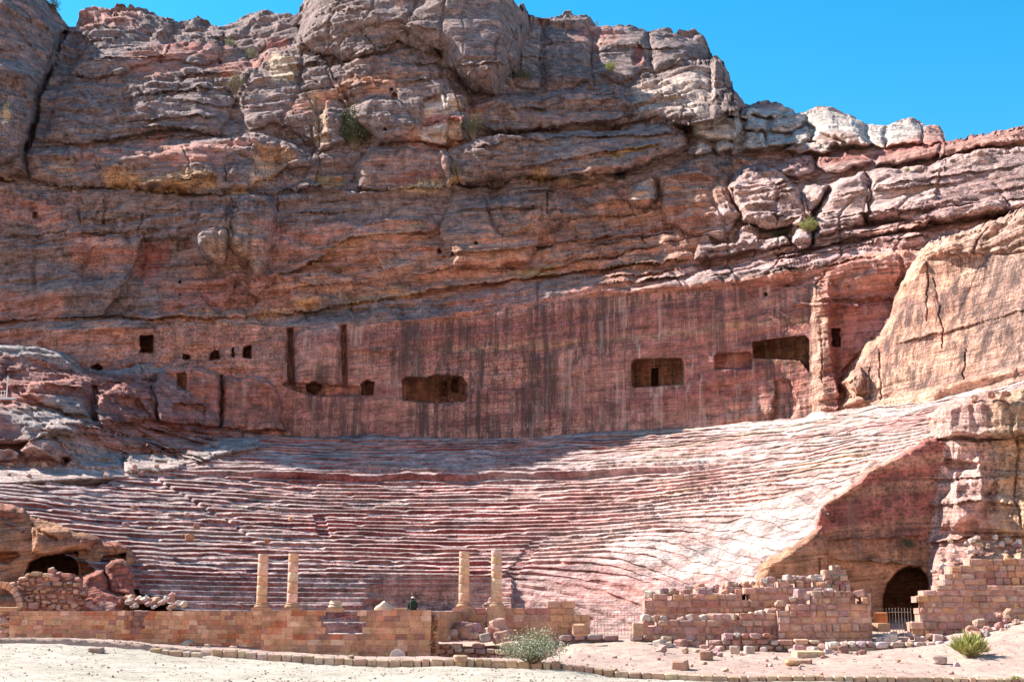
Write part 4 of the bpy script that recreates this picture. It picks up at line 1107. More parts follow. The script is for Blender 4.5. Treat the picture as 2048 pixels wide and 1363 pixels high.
def wall(name, label, cat, px0, Y0, px1, Y1, top, bot, course, bw, palette, variants, thick=0.5, rough=0.0, seed=1, skip=None, group=None, core=0.9, wallcol=None, pname='block'):
    r = random.Random(seed)
    a = at(px0, 1230, Y0); b = at(px1, 1230, Y1)
    dx, dy = b.x - a.x, b.y - a.y
    ln = math.hypot(dx, dy)
    rz = math.atan2(dy, dx)
    root = empty(name, (a.x, a.y, 0))
    tag(root, label, cat, group)

    def zat(poly, t):
        px = px0 + (px1 - px0) * t
        Yq = Y0 + (Y1 - Y0) * t
        return float(ray(px, float(pl(px, poly)))[1]) * Yq
    ts = [k / 60 for k in range(61)]
    zmin = min(zat(bot, t) for t in ts) - course * 0.6
    zmax = max(zat(top, t) for t in ts) + 0.02
    # courses hang from the top edge so the coping is level
    rec = 0.16 if pname == 'stone' else 0.025 + 0.03 * rough
    cores = []
    ztop_c = zmax
    c = -1
    while ztop_c > zmin:
        c += 1
        chh = course * (r.uniform(0.72, 1.25) if rough >= 0.4 else r.uniform(0.86, 1.14))
        ch = chh
        zc = ztop_c - chh / 2
        ztop_c -= chh
        s = -r.uniform(0, bw[0]) if c % 2 else 0.0
        while s < ln:
            w = r.uniform(*bw)
            s0, s1 = max(s, 0), min(s + w, ln)
            s += w
            if s1 - s0 < bw[0] * 0.3:
                continue
            t = (s0 + s1) / 2 / ln
            if zc > zat(top, t) - 0.15 * course or zc + course * 0.6 < zat(bot, t) - 0.05:
                continue
            px = px0 + (px1 - px0) * t
            if rough >= 0.4 and zc > zat(top, t) - 0.9 * course and r.random() < 0.22:
                continue
            if skip and skip(px, zc, Y0 + (Y1 - Y0) * t):
                continue
            jit = rough * 0.10
            off = r.uniform(-0.022, 0.022) + r.uniform(-jit, jit)
            cx_, cy_ = dx / ln, dy / ln
            m_ = (s0 + s1) / 2
            zj = r.uniform(-1, 1) * rough * 0.05
            loc = (m_ * cx_ - cy_ * off, m_ * cy_ + cx_ * off + thick / 2 * 1.0, zc + zj)
            gap = 0.004 + rough * 0.016
            piece(pname, r.choice(variants), loc, ((s1 - s0) - gap, thick, ch - gap * (0.8 if not rough else 0.5)),
                  (r.uniform(-1, 1) * rough * 0.06, r.uniform(-1, 1) * rough * 0.05, rz + r.uniform(-1, 1) * rough * 0.07), jitcol(r, r.choice(palette)), root)
            cores.append((m_ * cx_ - cy_ * 0.0, m_ * cy_ + thick / 2 + rec + core / 2, zc - (0.06 if pname == 'stone' else 0), (s1 - s0) * 0.995, core + thick - 2 * rec, chh * 0.99, rz))
    o = link('wall_core', core_mesh(cores), None, root)
    o.color = wallcol or (palette[0][0] * 0.95, palette[0][1] * 0.95, palette[0][2] * 0.95, 1)
    return root


TANW = PAL_TAN
wall('masonry_wall', 'long low tan ashlar wall with a notch at far left', 'wall', 20, 75.0, 524, 75.0,
     [(20, 1222), (245, 1222), (246, 1257), (291, 1257), (292, 1222), (524, 1222)], [(20, 1285), (240, 1290), (524, 1302)], 0.247, (0.28, 0.66), TANW, ASHLAR, seed=3, core=0.7)
wall('masonry_wall', 'projecting central tan ashlar wall with a window-like gap', 'wall', 524, 72.6, 862, 72.6,
     [(524, 1220), (642, 1220), (643, 1267), (719, 1267), (720, 1220), (862, 1220)], [(524, 1305), (862, 1320)], 0.315, (0.32, 0.85), TANW, ASHLAR, seed=4, core=0.6)
wall('masonry_wall', 'short receding ashlar wall right of the central wall', 'wall', 866, 73.2, 905, 77.0,
     [(860, 1223), (906, 1223)], [(860, 1275), (906, 1275)], 0.32, (0.3, 0.6), TANW, ASHLAR, seed=5)
wall('masonry_wall', 'ashlar wall below the right pair of columns', 'wall', 905, 77.0, 1180, 77.0,
     [(905, 1212), (1095, 1212), (1096, 1202), (1150, 1203), (1152, 1220), (1165, 1222), (1180, 1245)], [(905, 1270), (1180, 1272)], 0.34, (0.4, 0.95), PAL_TAN[:5] + PAL_RED[:4], ASHLAR + ROUGHB[:2], seed=6, rough=0.25)
wall('rubble_wall', 'broken rubble core at the right end of the central wall', 'wall', 855, 72.9, 876, 72.9,
     [(855, 1221), (868, 1226), (876, 1240)], [(855, 1318), (876, 1318)], 0.2, (0.16, 0.34), PAL_TAN + PAL_RED[:2], ROCKY, seed=7, rough=1.0, core=0.3, pname='stone')
wall('rubble_wall', 'low tumbled rubble wall left of the large bush', 'wall', 872, 74.2, 1022, 73.6,
     [(872, 1275), (905, 1281), (960, 1280), (1022, 1284)], [(872, 1318), (1022, 1318)], 0.33, (0.32, 0.7), PAL_RED + PAL_MIX, ROUND + ROUGHB[:4], seed=8, rough=1.0, core=0.4, pname='stone')
W_STEP = wall('ruined_wall', 'ruined reddish wall with stepped top right of the long gate', 'wall', 1290, 77.0, 1668, 77.0,
     [(1290, 1197), (1306, 1197), (1312, 1184), (1372, 1188), (1380, 1190), (1490, 1189), (1500, 1172), (1538, 1164), (1662, 1162), (1668, 1180)], [(1290, 1246), (1668, 1246)], 0.355, (0.24, 0.85), PAL_RED + PAL_TAN[:2], ROUGHB + ROUND[:4], seed=9, rough=0.5)
W_TERR = wall('ruined_wall', 'purplish terrace wall in front of the stepped ruined wall', 'wall', 1285, 75.2, 1570, 75.2,
     [(1285, 1242), (1480, 1241), (1485, 1228), (1570, 1226)], [(1285, 1272), (1570, 1285)], 0.36, (0.28, 0.8), PAL_RED + PAL_MIX[2:4], ROUGHB + ROUND[:5], seed=10, rough=0.6)
W_TALL = wall('ruined_wall', 'tall weathered block wall left of the dark tunnel', 'wall', 1556, 74.8, 1744, 74.8,
     [(1556, 1214), (1586, 1214), (1588, 1200), (1630, 1199), (1632, 1184), (1712, 1181), (1714, 1195), (1744, 1195)], [(1556, 1280), (1744, 1278)], 0.36, (0.24, 0.85), PAL_RED + PAL_TAN[:2] + PAL_MIX[:1], ROUGHB + ROUND[:4], seed=11, rough=0.5)
wall('rubble_wall', 'lowest rounded stones of the ruined terrace right of the gate', 'wall', 1340, 73.4, 1650, 73.4,
     [(1340, 1290), (1360, 1278), (1400, 1274), (1450, 1270), (1500, 1266), (1560, 1272), (1650, 1276)], [(1340, 1302), (1500, 1306), (1650, 1300)], 0.33, (0.35, 0.95), PAL_MIX + PAL_RED, ROUND + ROUGHB[:3], seed=12, rough=0.9, core=0.5, pname='stone')
wall('rubble_wall', 'row of rounded grey foundation stones below the long gate', 'wall', 1118, 75.0, 1300, 75.0,
     [(1118, 1268), (1300, 1272)], [(1118, 1284), (1300, 1288)], 0.42, (0.45, 0.95), [(0.33, 0.24, 0.235), (0.36, 0.22, 0.21), (0.42, 0.31, 0.30)], ROUND, seed=13, rough=0.6, core=0.4, pname='stone')
wall('ruined_wall', 'block wall with broken edge right of the dark tunnel', 'wall', 1820, 77.2, 2300, 76.4,
     [(1820, 1237), (1836, 1234), (1837, 1214), (1846, 1212), (1848, 1166), (1888, 1164), (1890, 1148), (1960, 1148), (1962, 1162), (2048, 1164), (2300, 1160)], [(1820, 1272), (1900, 1272), (2048, 1250), (2300, 1225)], 0.37, (0.24, 0.85), PAL_RED + PAL_TAN[:2] + PAL_MIX[:1], ROUGHB + ROUND[:4], seed=14, rough=0.5)
wall('ruined_wall', 'upper tier of squared blocks at far right above the block wall', 'wall', 1908, 78.8, 2300, 78.4,
     [(1908, 1128), (1960, 1118), (2048, 1108), (2300, 1100)], [(1908, 1170), (2300, 1170)], 0.38, (0.4, 0.8), PAL_MIX[:1] + PAL_TAN[:4] + PAL_RED[:3], ROUGHB, seed=15, rough=0.8)
wall('kerb_wall', 'row of bleached rounded kerb stones in front of the tunnel', 'kerb', 1655, 72.0, 1912, 72.0,
     [(1655, 1282), (1912, 1284)], [(1655, 1296), (1912, 1297)], 0.42, (0.4, 0.85), PAL_PALE + PAL_MIX, ROUND, seed=16, rough=0.6, core=0.3, pname='stone')
wall('kerb_wall', 'broken second row of kerb stones before the tunnel', 'kerb', 1665, 70.4, 1900, 70.4,
     [(1665, 1301), (1745, 1301), (1746, 1318), (1775, 1318), (1776, 1303), (1900, 1303)], [(1665, 1312), (1900, 1313)], 0.34, (0.4, 0.85), PAL_PALE + PAL_MIX, ROUND, seed=17, rough=0.7, core=0.2, pname='stone')
wall('rubble_wall', 'collapsed rubble wall around the small arch at far left', 'wall', -60, 78.6, 172, 78.6,
     [(-60, 1158), (0, 1160), (26, 1152), (60, 1140), (100, 1136), (150, 1150), (160, 1172), (120, 1190), (110, 1215), (172, 1222)], [(-60, 1226), (172, 1226)], 0.30, (0.26, 0.62), PAL_MIX[2:] + PAL_RED, ROCKY + ROUND[:2] + ROUGHB[:2], seed=18, rough=1.7, core=0.3, pname='stone',
     skip=lambda px, z, Y: math.hypot(px + 6, (float(ray(0, 1214)[1]) * 78.6 - z) * FPX / 78.6) < 50 or (px < 34 and z < float(ray(0, 1214)[1]) * 78.6))

# kerb of dressed stones along the path
rk_ = random.Random(30)
wall('masonry_wall', 'small recessed wall seen through the notch of the far left wall', 'wall', 240, 77.2, 298, 77.2,
     [(240, 1221), (298, 1221)], [(240, 1266), (298, 1266)], 0.28, (0.25, 0.5), [(0.33, 0.20, 0.18), (0.38, 0.23, 0.19), (0.30, 0.16, 0.14)], ROUGHB, seed=23, rough=0.3, core=0.4)
wall('ruined_wall', 'broken stub of squared stones before the red recess', 'wall', 1652, 79.4, 1704, 79.4,
     [(1652, 1136), (1690, 1130), (1696, 1150), (1704, 1180)], [(1652, 1200), (1704, 1200)], 0.33, (0.3, 0.6), PAL_MIX + PAL_RED, ROUGHB + ROUND[:3], seed=21, rough=1.0, core=0.4)
wall('ruined_wall', 'single course of pale stones below the tan rock face', 'wall', 1528, 78.2, 1660, 78.2,
     [(1528, 1152), (1558, 1152), (1560, 1170), (1600, 1170), (1602, 1150), (1660, 1150)], [(1528, 1168), (1660, 1168)], 0.36, (0.35, 0.7), PAL_MIX + PAL_PALE, ROUGHB, seed=22, rough=0.7, core=0.4)


def kerb_run(label, px0, px1, dz, h, Yk, palette, variants, group=None):
    a = at(px0, 1300, Yk); b = at(px1, 1300, Yk)
    root = empty('stone_kerb', (a.x, Yk, 0))
    tag(root, label, 'kerb', group)
    s = a.x
    while s < b.x:
        w = rk_.uniform(0.3, 0.62)
        zc = float(gz(s + w / 2, YK - 0.05)) + dz
        piece('kerb_stone', rk_.choice(variants), (s + w / 2 - a.x, rk_.uniform(-0.03, 0.03), zc), (w - 0.015, 0.42, h * rk_.uniform(0.9, 1.08)),
              (rk_.uniform(-0.04, 0.04), rk_.uniform(-0.03, 0.03), rk_.uniform(-0.05, 0.05)), jitcol(rk_, rk_.choice(palette)), root)
        s += w
    return root


PAL_KERB = [(0.50, 0.36, 0.25), (0.47, 0.31, 0.215), (0.52, 0.40, 0.29), (0.45, 0.29, 0.21)]
kerb_run('long kerb of tan dressed stones in front of the central wall', 425, 1120, 0.13, 0.36, YK, PAL_KERB, ROUGHB)
kerb_run('pale stone kerb along the path at bottom right', 1125, 2200, 0.10, 0.30, YK, PAL_KERB, ROUGHB)
kerb_run('low kerb of tan stones before the left wall', 172, 292, 0.10, 0.26, YK + 0.4, PAL_KERB, ROUGHB)
kerb_run('thin line of small stones at the foot of the far left wall', 6, 168, 0.06, 0.16, YK + 0.6, PAL_PALE, ROUND)
kerb_run('short kerb piece of tan stones near the left wall corner', 300, 392, 0.06, 0.24, YK - 1.2, PAL_KERB, ROUGHB)

# ------------------------------------------------------------------ columns
def lathe(bm, profile, seg=28, cx=0.0, cy=0.0, jit=0.0, seed=0):
    r = random.Random(seed)
    rings = []
    for (rad, z) in profile:
        rings.append([bm.verts.new((cx + (rad + r.uniform(-jit, jit)) * math.cos(2 * math.pi * k / seg), cy + (rad + r.uniform(-jit, jit)) * math.sin(2 * math.pi * k / seg), z)) for k in range(seg)])
    for a, b in zip(rings[:-1], rings[1:]):
        for k in range(seg):
            bm.faces.new((a[k], a[(k + 1) % seg], b[(k + 1) % seg], b[k]))
    bm.faces.new(list(reversed(rings[0])))
    bm.faces.new(rings[-1])


def bm_obj(name, bm, mat, parent=None, smooth=False, col=None):
    me = bpy.data.meshes.new(name)
    bmesh.ops.recalc_face_normals(bm, faces=bm.faces[:])
    bm.to_mesh(me); bm.free()
    if smooth:
        for p in me.polygons: p.use_smooth = True
    o = link(name, me, mat, parent)
    if col: o.color = (*col, 1)
    return o


rc = random.Random(44)
COLC = [(0.65, 0.42, 0.28), (0.67, 0.44, 0.30), (0.62, 0.38, 0.24), (0.65, 0.45, 0.33)]


def column(label, px, py_b, py_t, Y, rad, cuts, seed):
    p = at(px, py_b, Y)
    H = float(ray(px, py_t)[1]) * Y - p.z
    root = empty('column', p)
    tag(root, label, 'column', 'standing sandstone columns')
    bm = bmesh.new()
    bmesh.ops.create_cube(bm, size=1.0, matrix=Matrix.Translation((0, 0, -0.55)) @ Matrix.Diagonal((rad * 3.3, rad * 3.0, 1.1, 1)))
    bm_obj('plinth', bm, STONE, root, col=(0.46, 0.28, 0.18))
    bm = bmesh.new()
    lathe(bm, [(rad * 1.38, 0.003), (rad * 1.42, 0.05), (rad * 1.36, 0.10), (rad * 1.16, 0.13), (rad * 1.10, 0.17), (rad * 1.2, 0.20), (rad * 1.04, 0.24)], 28, jit=0.008, seed=seed)
    bm_obj('base', bm, STONE, root, col=(0.47, 0.29, 0.185))
    z0 = 0.242
    ztot = H - z0
    cz = [0] + cuts + [1]
    for k in range(len(cz) - 1):
        a, b = z0 + ztot * cz[k], z0 + ztot * cz[k + 1] - 0.008
        ra = rad * (1 - 0.06 * cz[k]); rb = rad * (1 - 0.06 * cz[k + 1])
        bm = bmesh.new()
        lathe(bm, [(ra - 0.012, a), (ra, a + 0.012), (ra * 0.997, a + (b - a) * 0.35), (rb * 1.004, a + (b - a) * 0.7), (rb, b - 0.012), (rb - 0.012, b)], 28, rc.uniform(-0.006, 0.006), rc.uniform(-0.006, 0.006), 0.004, seed * 10 + k)
        bm_obj('drum', bm, STONE, root, True, jitcol(rc, rc.choice(COLC), 0.08)[:3])
    return root


column('leftmost standing column of the left pair', 523, 1214, 1107, 76.6, 0.295, [0.16, 0.36, 0.56, 0.82], 1)
column('right-hand column of the left pair', 584, 1214, 1106, 76.6, 0.295, [0.2, 0.42, 0.62, 0.83], 2)
column('left-hand column of the right pair', 928, 1212, 1102, 78.0, 0.305, [0.19, 0.36, 0.54, 0.72, 0.87], 3)
column('rightmost standing column of the right pair', 993, 1212, 1100, 77.2, 0.31, [0.24, 0.46, 0.60, 0.74, 0.88], 4)

# remains on top of the central wall
p = at(671, 1215, 73.4)
root = empty('column_stump', p); tag(root, 'worn column base of stacked rings on the central wall', 'column base')
bm = bmesh.new(); bmesh.ops.create_cube(bm, size=1.0, matrix=Matrix.Translation((0, 0, -0.10)) @ Matrix.Diagonal((0.86, 0.8, 0.22, 1)))
bm_obj('plinth', bm, STONE, root, col=(0.45, 0.27, 0.17))
bm = bmesh.new(); lathe(bm, [(0.36, 0.013), (0.40, 0.07), (0.36, 0.13), (0.31, 0.15), (0.30, 0.19), (0.34, 0.23), (0.31, 0.27), (0.29, 0.31), (0.29, 0.38)], 24, jit=0.012, seed=9)
bm_obj('shaft_base', bm, STONE, root, col=(0.53, 0.42, 0.30))
p = at(768, 1219, 73.1)
root = empty('capital_fragment', p); tag(root, 'broken pale carved capital lying on the central wall', 'stone fragment')
bm = bmesh.new()
bmesh.ops.create_icosphere(bm, subdivisions=3, radius=1.0)
for v in bm.verts:
    q = v.co.copy()
    h_ = math.exp(-(q.x / 0.42) ** 2) * 0.24 + math.exp(-((abs(q.x) - 0.68) / 0.25) ** 2) * 0.08
    v.co = Vector((q.x * 0.52, q.y * 0.28, max(q.z, -0.2) * (0.20 + h_) + 0.045 + 0.03 * float(noise(q.x * 4, q.y * 4, q.z * 4, 77))))
bm_obj('carved_block', bm, STONE, root, col=(0.60, 0.47, 0.36))
bm = bmesh.new(); bmesh.ops.create_cube(bm, size=1.0, matrix=Matrix.Translation((0.86, 0.05, 0.05)) @ Matrix.Diagonal((0.75, 0.3, 0.13, 1)))
bmesh.ops.bevel(bm, geom=bm.edges[:], offset=0.02, segments=1, affect='EDGES')
bm_obj('slab', bm, STONE, root, col=(0.50, 0.32, 0.21))

# voussoir arch at far left
p = at(-6, 1214, 78.3)
root = empty('stone_arch', p); tag(root, 'half-visible round arch of wedge stones at far left edge', 'arch')
nvs = 13
for k in range(nvs):
    a0, a1 = math.pi * k / nvs + 0.012, math.pi * (k + 1) / nvs - 0.012
    bm = bmesh.new()
    vs = []
    for yy in (-0.05, 0.55):
        for (rr_, aa) in ((1.10, a0), (1.46 + rc.uniform(-0.03, 0.03), a0), (1.46 + rc.uniform(-0.03, 0.03), a1), (1.10, a1)):
            vs.append(bm.verts.new((rr_ * math.cos(aa), yy, rr_ * math.sin(aa))))
    for f in ((0, 1, 2, 3), (7, 6, 5, 4), (0, 4, 5, 1), (1, 5, 6, 2), (2, 6, 7, 3), (3, 7, 4, 0)):
        bm.faces.new([vs[i] for i in f])
    bmesh.ops.bevel(bm, geom=bm.edges[:], offset=0.025, segments=1, affect='EDGES')
    bm_obj('voussoir', bm, STONE, root, col=jitcol(rc, rc.choice(PAL_MIX[:1] + PAL_TAN[:4]))[:3])

# ------------------------------------------------------------------ iron fences
m_iron, N, L, b = node_mat('rusty_iron')
tc = N.new('ShaderNodeTexCoord').outputs['Object']
nn = ntex(N, L, tc, 8.0, 3, 0.7)
L.new(mixc(N, L, 'MIX', ramp(N, L, nn, [(0.4, 0.0), (0.6, 1.0)]), (0.30, 0.22, 0.17), (0.42, 0.36, 0.31)), b.inputs['Base Color'])
b.inputs['Metallic'].default_value = 0.35
b.inputs['Roughness'].default_value = 0.6


def rod(bm, a, b, r, seg=6):
    a, b = Vector(a), Vector(b)
    d = b - a
    M = Matrix.Translation((a + b) / 2) @ d.to_track_quat('Z', 'Y').to_matrix().to_4x4()
    bmesh.ops.create_cone(bm, cap_ends=True, segments=seg, radius1=r, radius2=r, depth=d.length, matrix=M)


def fence(label, px0, px1, py_t, py_b, Y, n, rails, rad, spike=True):
    a = at(px0, py_b, Y); b = at(px1, py_b, Y)
    H = float(ray(px0, py_t)[1]) * Y - a.z
    root = empty('iron_fence', a); tag(root, label, 'fence')
    w = b.x - a.x
    for f in rails:
        bm = bmesh.new(); rod(bm, (-0.02, 0, H * f), (w + 0.02, 0, H * f), rad * 1.1)
        bm_obj('rail', bm, m_iron, root)
    for k in range(n):
        x = w * k / (n - 1)
        bm = bmesh.new()
        rod(bm, (x, 0, -0.1), (x, 0, H), rad)
        if spike:
            bmesh.ops.create_cone(bm, cap_ends=True, segments=6, radius1=rad * 1.7, radius2=0.001, depth=0.09, matrix=Matrix.Translation((x, 0, H + 0.04)))
        bm_obj('bar', bm, m_iron, root)


fence('long thin rusty iron fence across the pale rock gap', 1182, 1290, 1216, 1270, 77.2, 17, (0.06, 0.93), 0.011, False)
fence('short pale iron gate with spiked bars before the tunnel', 1756, 1824, 1217, 1262, 79.2, 12, (0.1, 0.86), 0.016)

# ------------------------------------------------------------------ loose stones
rs = random.Random(77)


def ground_hit(px, py):
    a_, b_ = ray(px, py)
    ys = 38.0 + np.arange(1, 165) * 0.25
    hit = np.nonzero(float(b_) * ys < gz(float(a_) * ys, ys))[0]
    return float(ys[hit[0]] - 0.12) if len(hit) else 73.5


def boulder(label, px, py, w, h, col, me=None, Y=None, rot=0.0, group=None, name='boulder', tilt=0.0, sink=0.1):
    """px,py is the middle of its foot; w,h in photo pixels"""
    if Y is None:
        Y = ground_hit(px, py)
    p = at(px, py, Y)
    s = Y / FPX
    o = piece(name, me or rs.choice(ROCKY), (p.x, p.y, p.z + h * s * (0.5 - sink)), (w * s, max(w, h) * s * 0.9, h * s), (rs.uniform(-0.1, 0.1), tilt, rot or rs.uniform(-0.5, 0.5)), (*col, 1))
    tag(o, label, 'boulder' if name == 'boulder' else 'stone', group)
    return o


RB1, RB2 = (0.36, 0.17, 0.13), (0.42, 0.25, 0.18)
disc = bmesh.new()
lathe(disc, [(0.44, -0.5), (0.5, -0.42), (0.5, 0.42), (0.44, 0.5)], 26, jit=0.01, seed=5)
med = bpy.data.meshes.new('stone'); bmesh.ops.recalc_face_normals(disc, faces=disc.faces[:]); disc.to_mesh(med); disc.free(); med.materials.append(STONE)
o = boulder('pale round drum stone leaning at the foot of the central wall', 795, 1319, 30, 23, (0.55, 0.45, 0.40), med, Y=71.6, rot=0.2)
o.rotation_euler = (math.radians(75), 0, 0.15); o.scale = (0.76, 0.60, 0.26)
for lb, px, py, w, h, c, me_ in (
    ('reddish squared block lying on the sand below the ruined wall', 1413, 1318, 26, 18, RB2, ROUGHB[1]),
    ('large brown squared block alone on the sand near the kerb', 1361, 1337, 30, 18, RB2, ROUGHB[3]),
    ('small tan stone on the sand left of the pale kerb', 1451, 1342, 12, 10, (0.5, 0.38, 0.26), ROCKY[2]),
    ('pale boulder lying before the second kerb row', 1880, 1326, 32, 18, (0.45, 0.31, 0.26), ROUND[3]),
    ('low tan boulder on the sand below the lowest stones', 1585, 1330, 32, 14, (0.42, 0.25, 0.14), ROUND[5]),
    ('flat reddish slab beside the low tan boulder', 1612, 1327, 22, 10, RB2, ROUGHB[2]),
    ('upright grey block beside the lowest ruined stones', 1470, 1307, 18, 18, (0.48, 0.37, 0.30), ROUGHB[5]),
    ('pale drum-shaped block beside the lowest ruined stones', 1499, 1306, 20, 16, (0.52, 0.41, 0.34), ROUGHB[6]),
    ('red squared boulder right of the lowest ruined stones', 1567, 1300, 30, 18, RB1, ROUGHB[7]),
    ('red block next to the long pale slab', 1599, 1296, 18, 15, (0.35, 0.15, 0.12), ROUGHB[4]),
    ('long pale beam stone lying before the terrace', 1616, 1312, 54, 12, (0.47, 0.36, 0.24), ASHLAR[2]),
    ('tilted pale slab resting in front of the tall block wall', 1634, 1281, 32, 14, (0.52, 0.40, 0.30), ROUGHB[0]),
    ('tan squared block standing beside the left end of the long fence', 1160, 1268, 28, 22, (0.46, 0.27, 0.17), ROUGHB[2]),
    ('tan squared block standing at the right end of the long fence', 1276, 1268, 24, 25, (0.47, 0.30, 0.20), ROUGHB[6]),
    ('bright orange squared block beside the tunnel gate', 1762, 1243, 23, 20, (0.52, 0.19, 0.075), ASHLAR[1]),
    ('tan block under the bright orange block', 1759, 1260, 30, 16, (0.48, 0.29, 0.18), ASHLAR[3]),
    ('pink flat stone in front of the central wall corner', 921, 1321, 26, 12, (0.47, 0.30, 0.21), ROUGHB[1]),
    ('pale stone lying at the foot of the left wall', 378, 1291, 26, 13, (0.54, 0.44, 0.37), ROCKY[1]),
    ('small pale stone right of the pale stone by the left wall', 414, 1294, 12, 7, (0.50, 0.40, 0.33), ROCKY[4]),
    ('small flat pale stone near the central wall corner', 466, 1296, 14, 6, (0.50, 0.40, 0.33), ROCKY[5]),
    ('small square stone at the foot of the left wall notch', 264, 1288, 13, 8, (0.45, 0.27, 0.19), ROUGHB[2]),
    ('dark long stone at the end of the short left kerb', 193, 1303, 28, 10, (0.30, 0.22, 0.18), ROUGHB[3]),
    ('flat slab lying at the far left below the arch', 14, 1224, 46, 10, (0.46, 0.28, 0.18), ROUGHB[5]),
    ('small dark stone under the gap of the central wall', 703, 1315, 13, 8, (0.36, 0.26, 0.22), ROCKY[6])):
    Yq = 74.0 if py < 1275 else None
    if px == 1762: Yq = 77.4
    if px == 1759: Yq = 77.0
    if px == 14: Yq = 76.5
    if px == 264: Yq = 74.2
    boulder(lb, px, py, w, h, c, me_, Y=Yq)


def heap(label, group, n, region, size, palette, meshes, Yf=None, parent=None):
    """region: polygon-ish list of (px, py_top, py_bot)"""
    xs = [q[0] for q in region]
    for _ in range(n):
        px = rs.uniform(xs[0], xs[-1])
        y0 = float(np.interp(px, xs, [q[1] for q in region])); y1 = float(np.interp(px, xs, [q[2] for q in region]))
        py = rs.uniform(y0, y1)
        w = rs.uniform(*size)
        Yq = Yf(px, py) if Yf else None
        cc = jitcol(rs, rs.choice(palette))[:3]
        if parent is not None:          # stones still lying in place on a wall belong to it
            p = at(px, py, Yq); q = Yq / FPX
            h_ = w * rs.uniform(0.55, 0.85)
            piece('coping_stone', rs.choice(meshes), (p.x - parent.location.x, p.y - parent.location.y + 0.25, p.z + h_ * q * 0.35), (w * q, w * q * 0.9, h_ * q),
                  (rs.uniform(-0.15, 0.15), rs.uniform(-0.25, 0.25), rs.uniform(-0.7, 0.7)), (*cc, 1), parent)
            continue
        sz = 'larger' if w > size[0] + 0.62 * (size[1] - size[0]) else ('smaller' if w < size[0] + 0.3 * (size[1] - size[0]) else 'medium')
        tone = 'pale' if cc[1] > 0.355 else ('dark red' if cc[1] < 0.235 else ('tan' if cc[2] < 0.2 else 'pinkish'))
        boulder('%s %s %s' % (sz, tone, label), px, py, w, w * rs.uniform(0.55, 0.9), cc, rs.choice(meshes), Y=Yq, group=group, name='loose_stone', tilt=rs.uniform(-0.3, 0.3), rot=rs.uniform(-1, 1))


heap('stone tumbled on the slope at lower right corner', 'stones on the right slope', 38, [(1925, 1262, 1290), (1980, 1235, 1292), (2048, 1212, 1285)], (9, 30), PAL_RED + PAL_MIX, ROCKY + ROUND[:3], lambda px, py: 75.5 - (py - 1210) * 0.06)
heap('fallen stone in the heap left of the big bush', 'stones heaped left of the bush', 26, [(890, 1262, 1285), (930, 1255, 1285), (1010, 1262, 1288)], (14, 32), PAL_RED + PAL_MIX, ROUGHB + ROUND[:4], lambda px, py: 75.4 - (py - 1250) * 0.03)
heap('stone on the ledge slope above the right block wall', 'stones on the right ledge', 40, [(1862, 1098, 1150), (1900, 1084, 1130), (1980, 1076, 1112), (2048, 1078, 1106)], (6, 16), PAL_MIX + PAL_PALE, ROCKY + ROUND, lambda px, py: min(depth_at(px, py).y - 0.05, 80.8))
heap('stone tumbled beside the far left wall end', 'stones at the far left', 26, [(-10, 1224, 1284), (22, 1226, 1286)], (9, 20), PAL_MIX + PAL_RED, ROCKY + ROUND, lambda px, py: 76.3 - (py - 1224) * 0.012)
heap('stone in the fallen heap between red boulder and podium', 'stones beside the podium tunnel', 26, [(250, 1198, 1218), (300, 1190, 1220), (380, 1208, 1222)], (8, 22), PAL_MIX + PAL_RED[:4] + PAL_PALE, ROCKY, lambda px, py: 80.0 - (py - 1190) * 0.05)
heap('stone piled on top of the ruined stepped wall', 'stones on top of the ruined wall', 30, [(1375, 1178, 1192), (1440, 1174, 1190), (1500, 1170, 1186)], (8, 20), PAL_MIX + PAL_TAN[:2], ROCKY[:3] + ROUGHB, lambda px, py: 77.6 + (1190 - py) * 0.03, parent=W_STEP)
heap('stone fallen at the foot of the ruined terrace walls', 'stones below the terrace', 40, [(1300, 1284, 1308), (1500, 1292, 1314), (1740, 1286, 1312)], (9, 26), PAL_RED + PAL_MIX + PAL_PALE[:2], ROUGHB + ROUND + ROCKY[:3])
heap('stone lying between the tunnel gate and the bleached kerb', 'stones before the tunnel', 22, [(1750, 1272, 1284), (1900, 1270, 1284)], (8, 22), PAL_PALE + PAL_MIX, ROUND + ROUGHB, lambda px, py: 75.6 - (py - 1270) * 0.12)
heap('coping stone left on the crest of the stepped ruined wall', 'coping stones of the stepped wall', 16, [(1295, 1190, 1197), (1330, 1184, 1189), (1372, 1186, 1190)], (10, 20), PAL_MIX + PAL_PALE[:2], ROUND + ROUGHB, lambda px, py: 77.2, parent=W_STEP)
heap('coping stone left on the high crest below the red recess', 'coping stones of the high crest', 22, [(1502, 1168, 1174), (1540, 1160, 1165), (1650, 1158, 1164)], (10, 20), PAL_MIX + PAL_PALE[:2] + PAL_TAN[:2], ROUND + ROUGHB, lambda px, py: 77.2, parent=W_STEP)
heap('weathered stone on the steps of the tall block wall', 'stones on the tall block wall steps', 20, [(1558, 1210, 1214), (1587, 1198, 1202), (1632, 1184, 1198), (1740, 1184, 1196)], (10, 22), PAL_MIX + PAL_PALE[:2], ROUND + ROUGHB, lambda px, py: 75.0, parent=W_TALL)
heap('stone along the crest of the purplish terrace wall', 'stones on the terrace crest', 26, [(1290, 1238, 1243), (1478, 1238, 1243), (1552, 1226, 1230)], (11, 22), PAL_MIX + PAL_RED + PAL_PALE[:2], ROUND + ROUGHB, lambda px, py: 75.3, parent=W_TERR)
heap('stone scattered on the sand before the ruined walls', 'stones scattered on the sand', 34, [(1130, 1292, 1340), (1400, 1310, 1350), (1700, 1312, 1352), (2040, 1290, 1352)], (4, 12), PAL_RED + PAL_MIX, ROCKY)
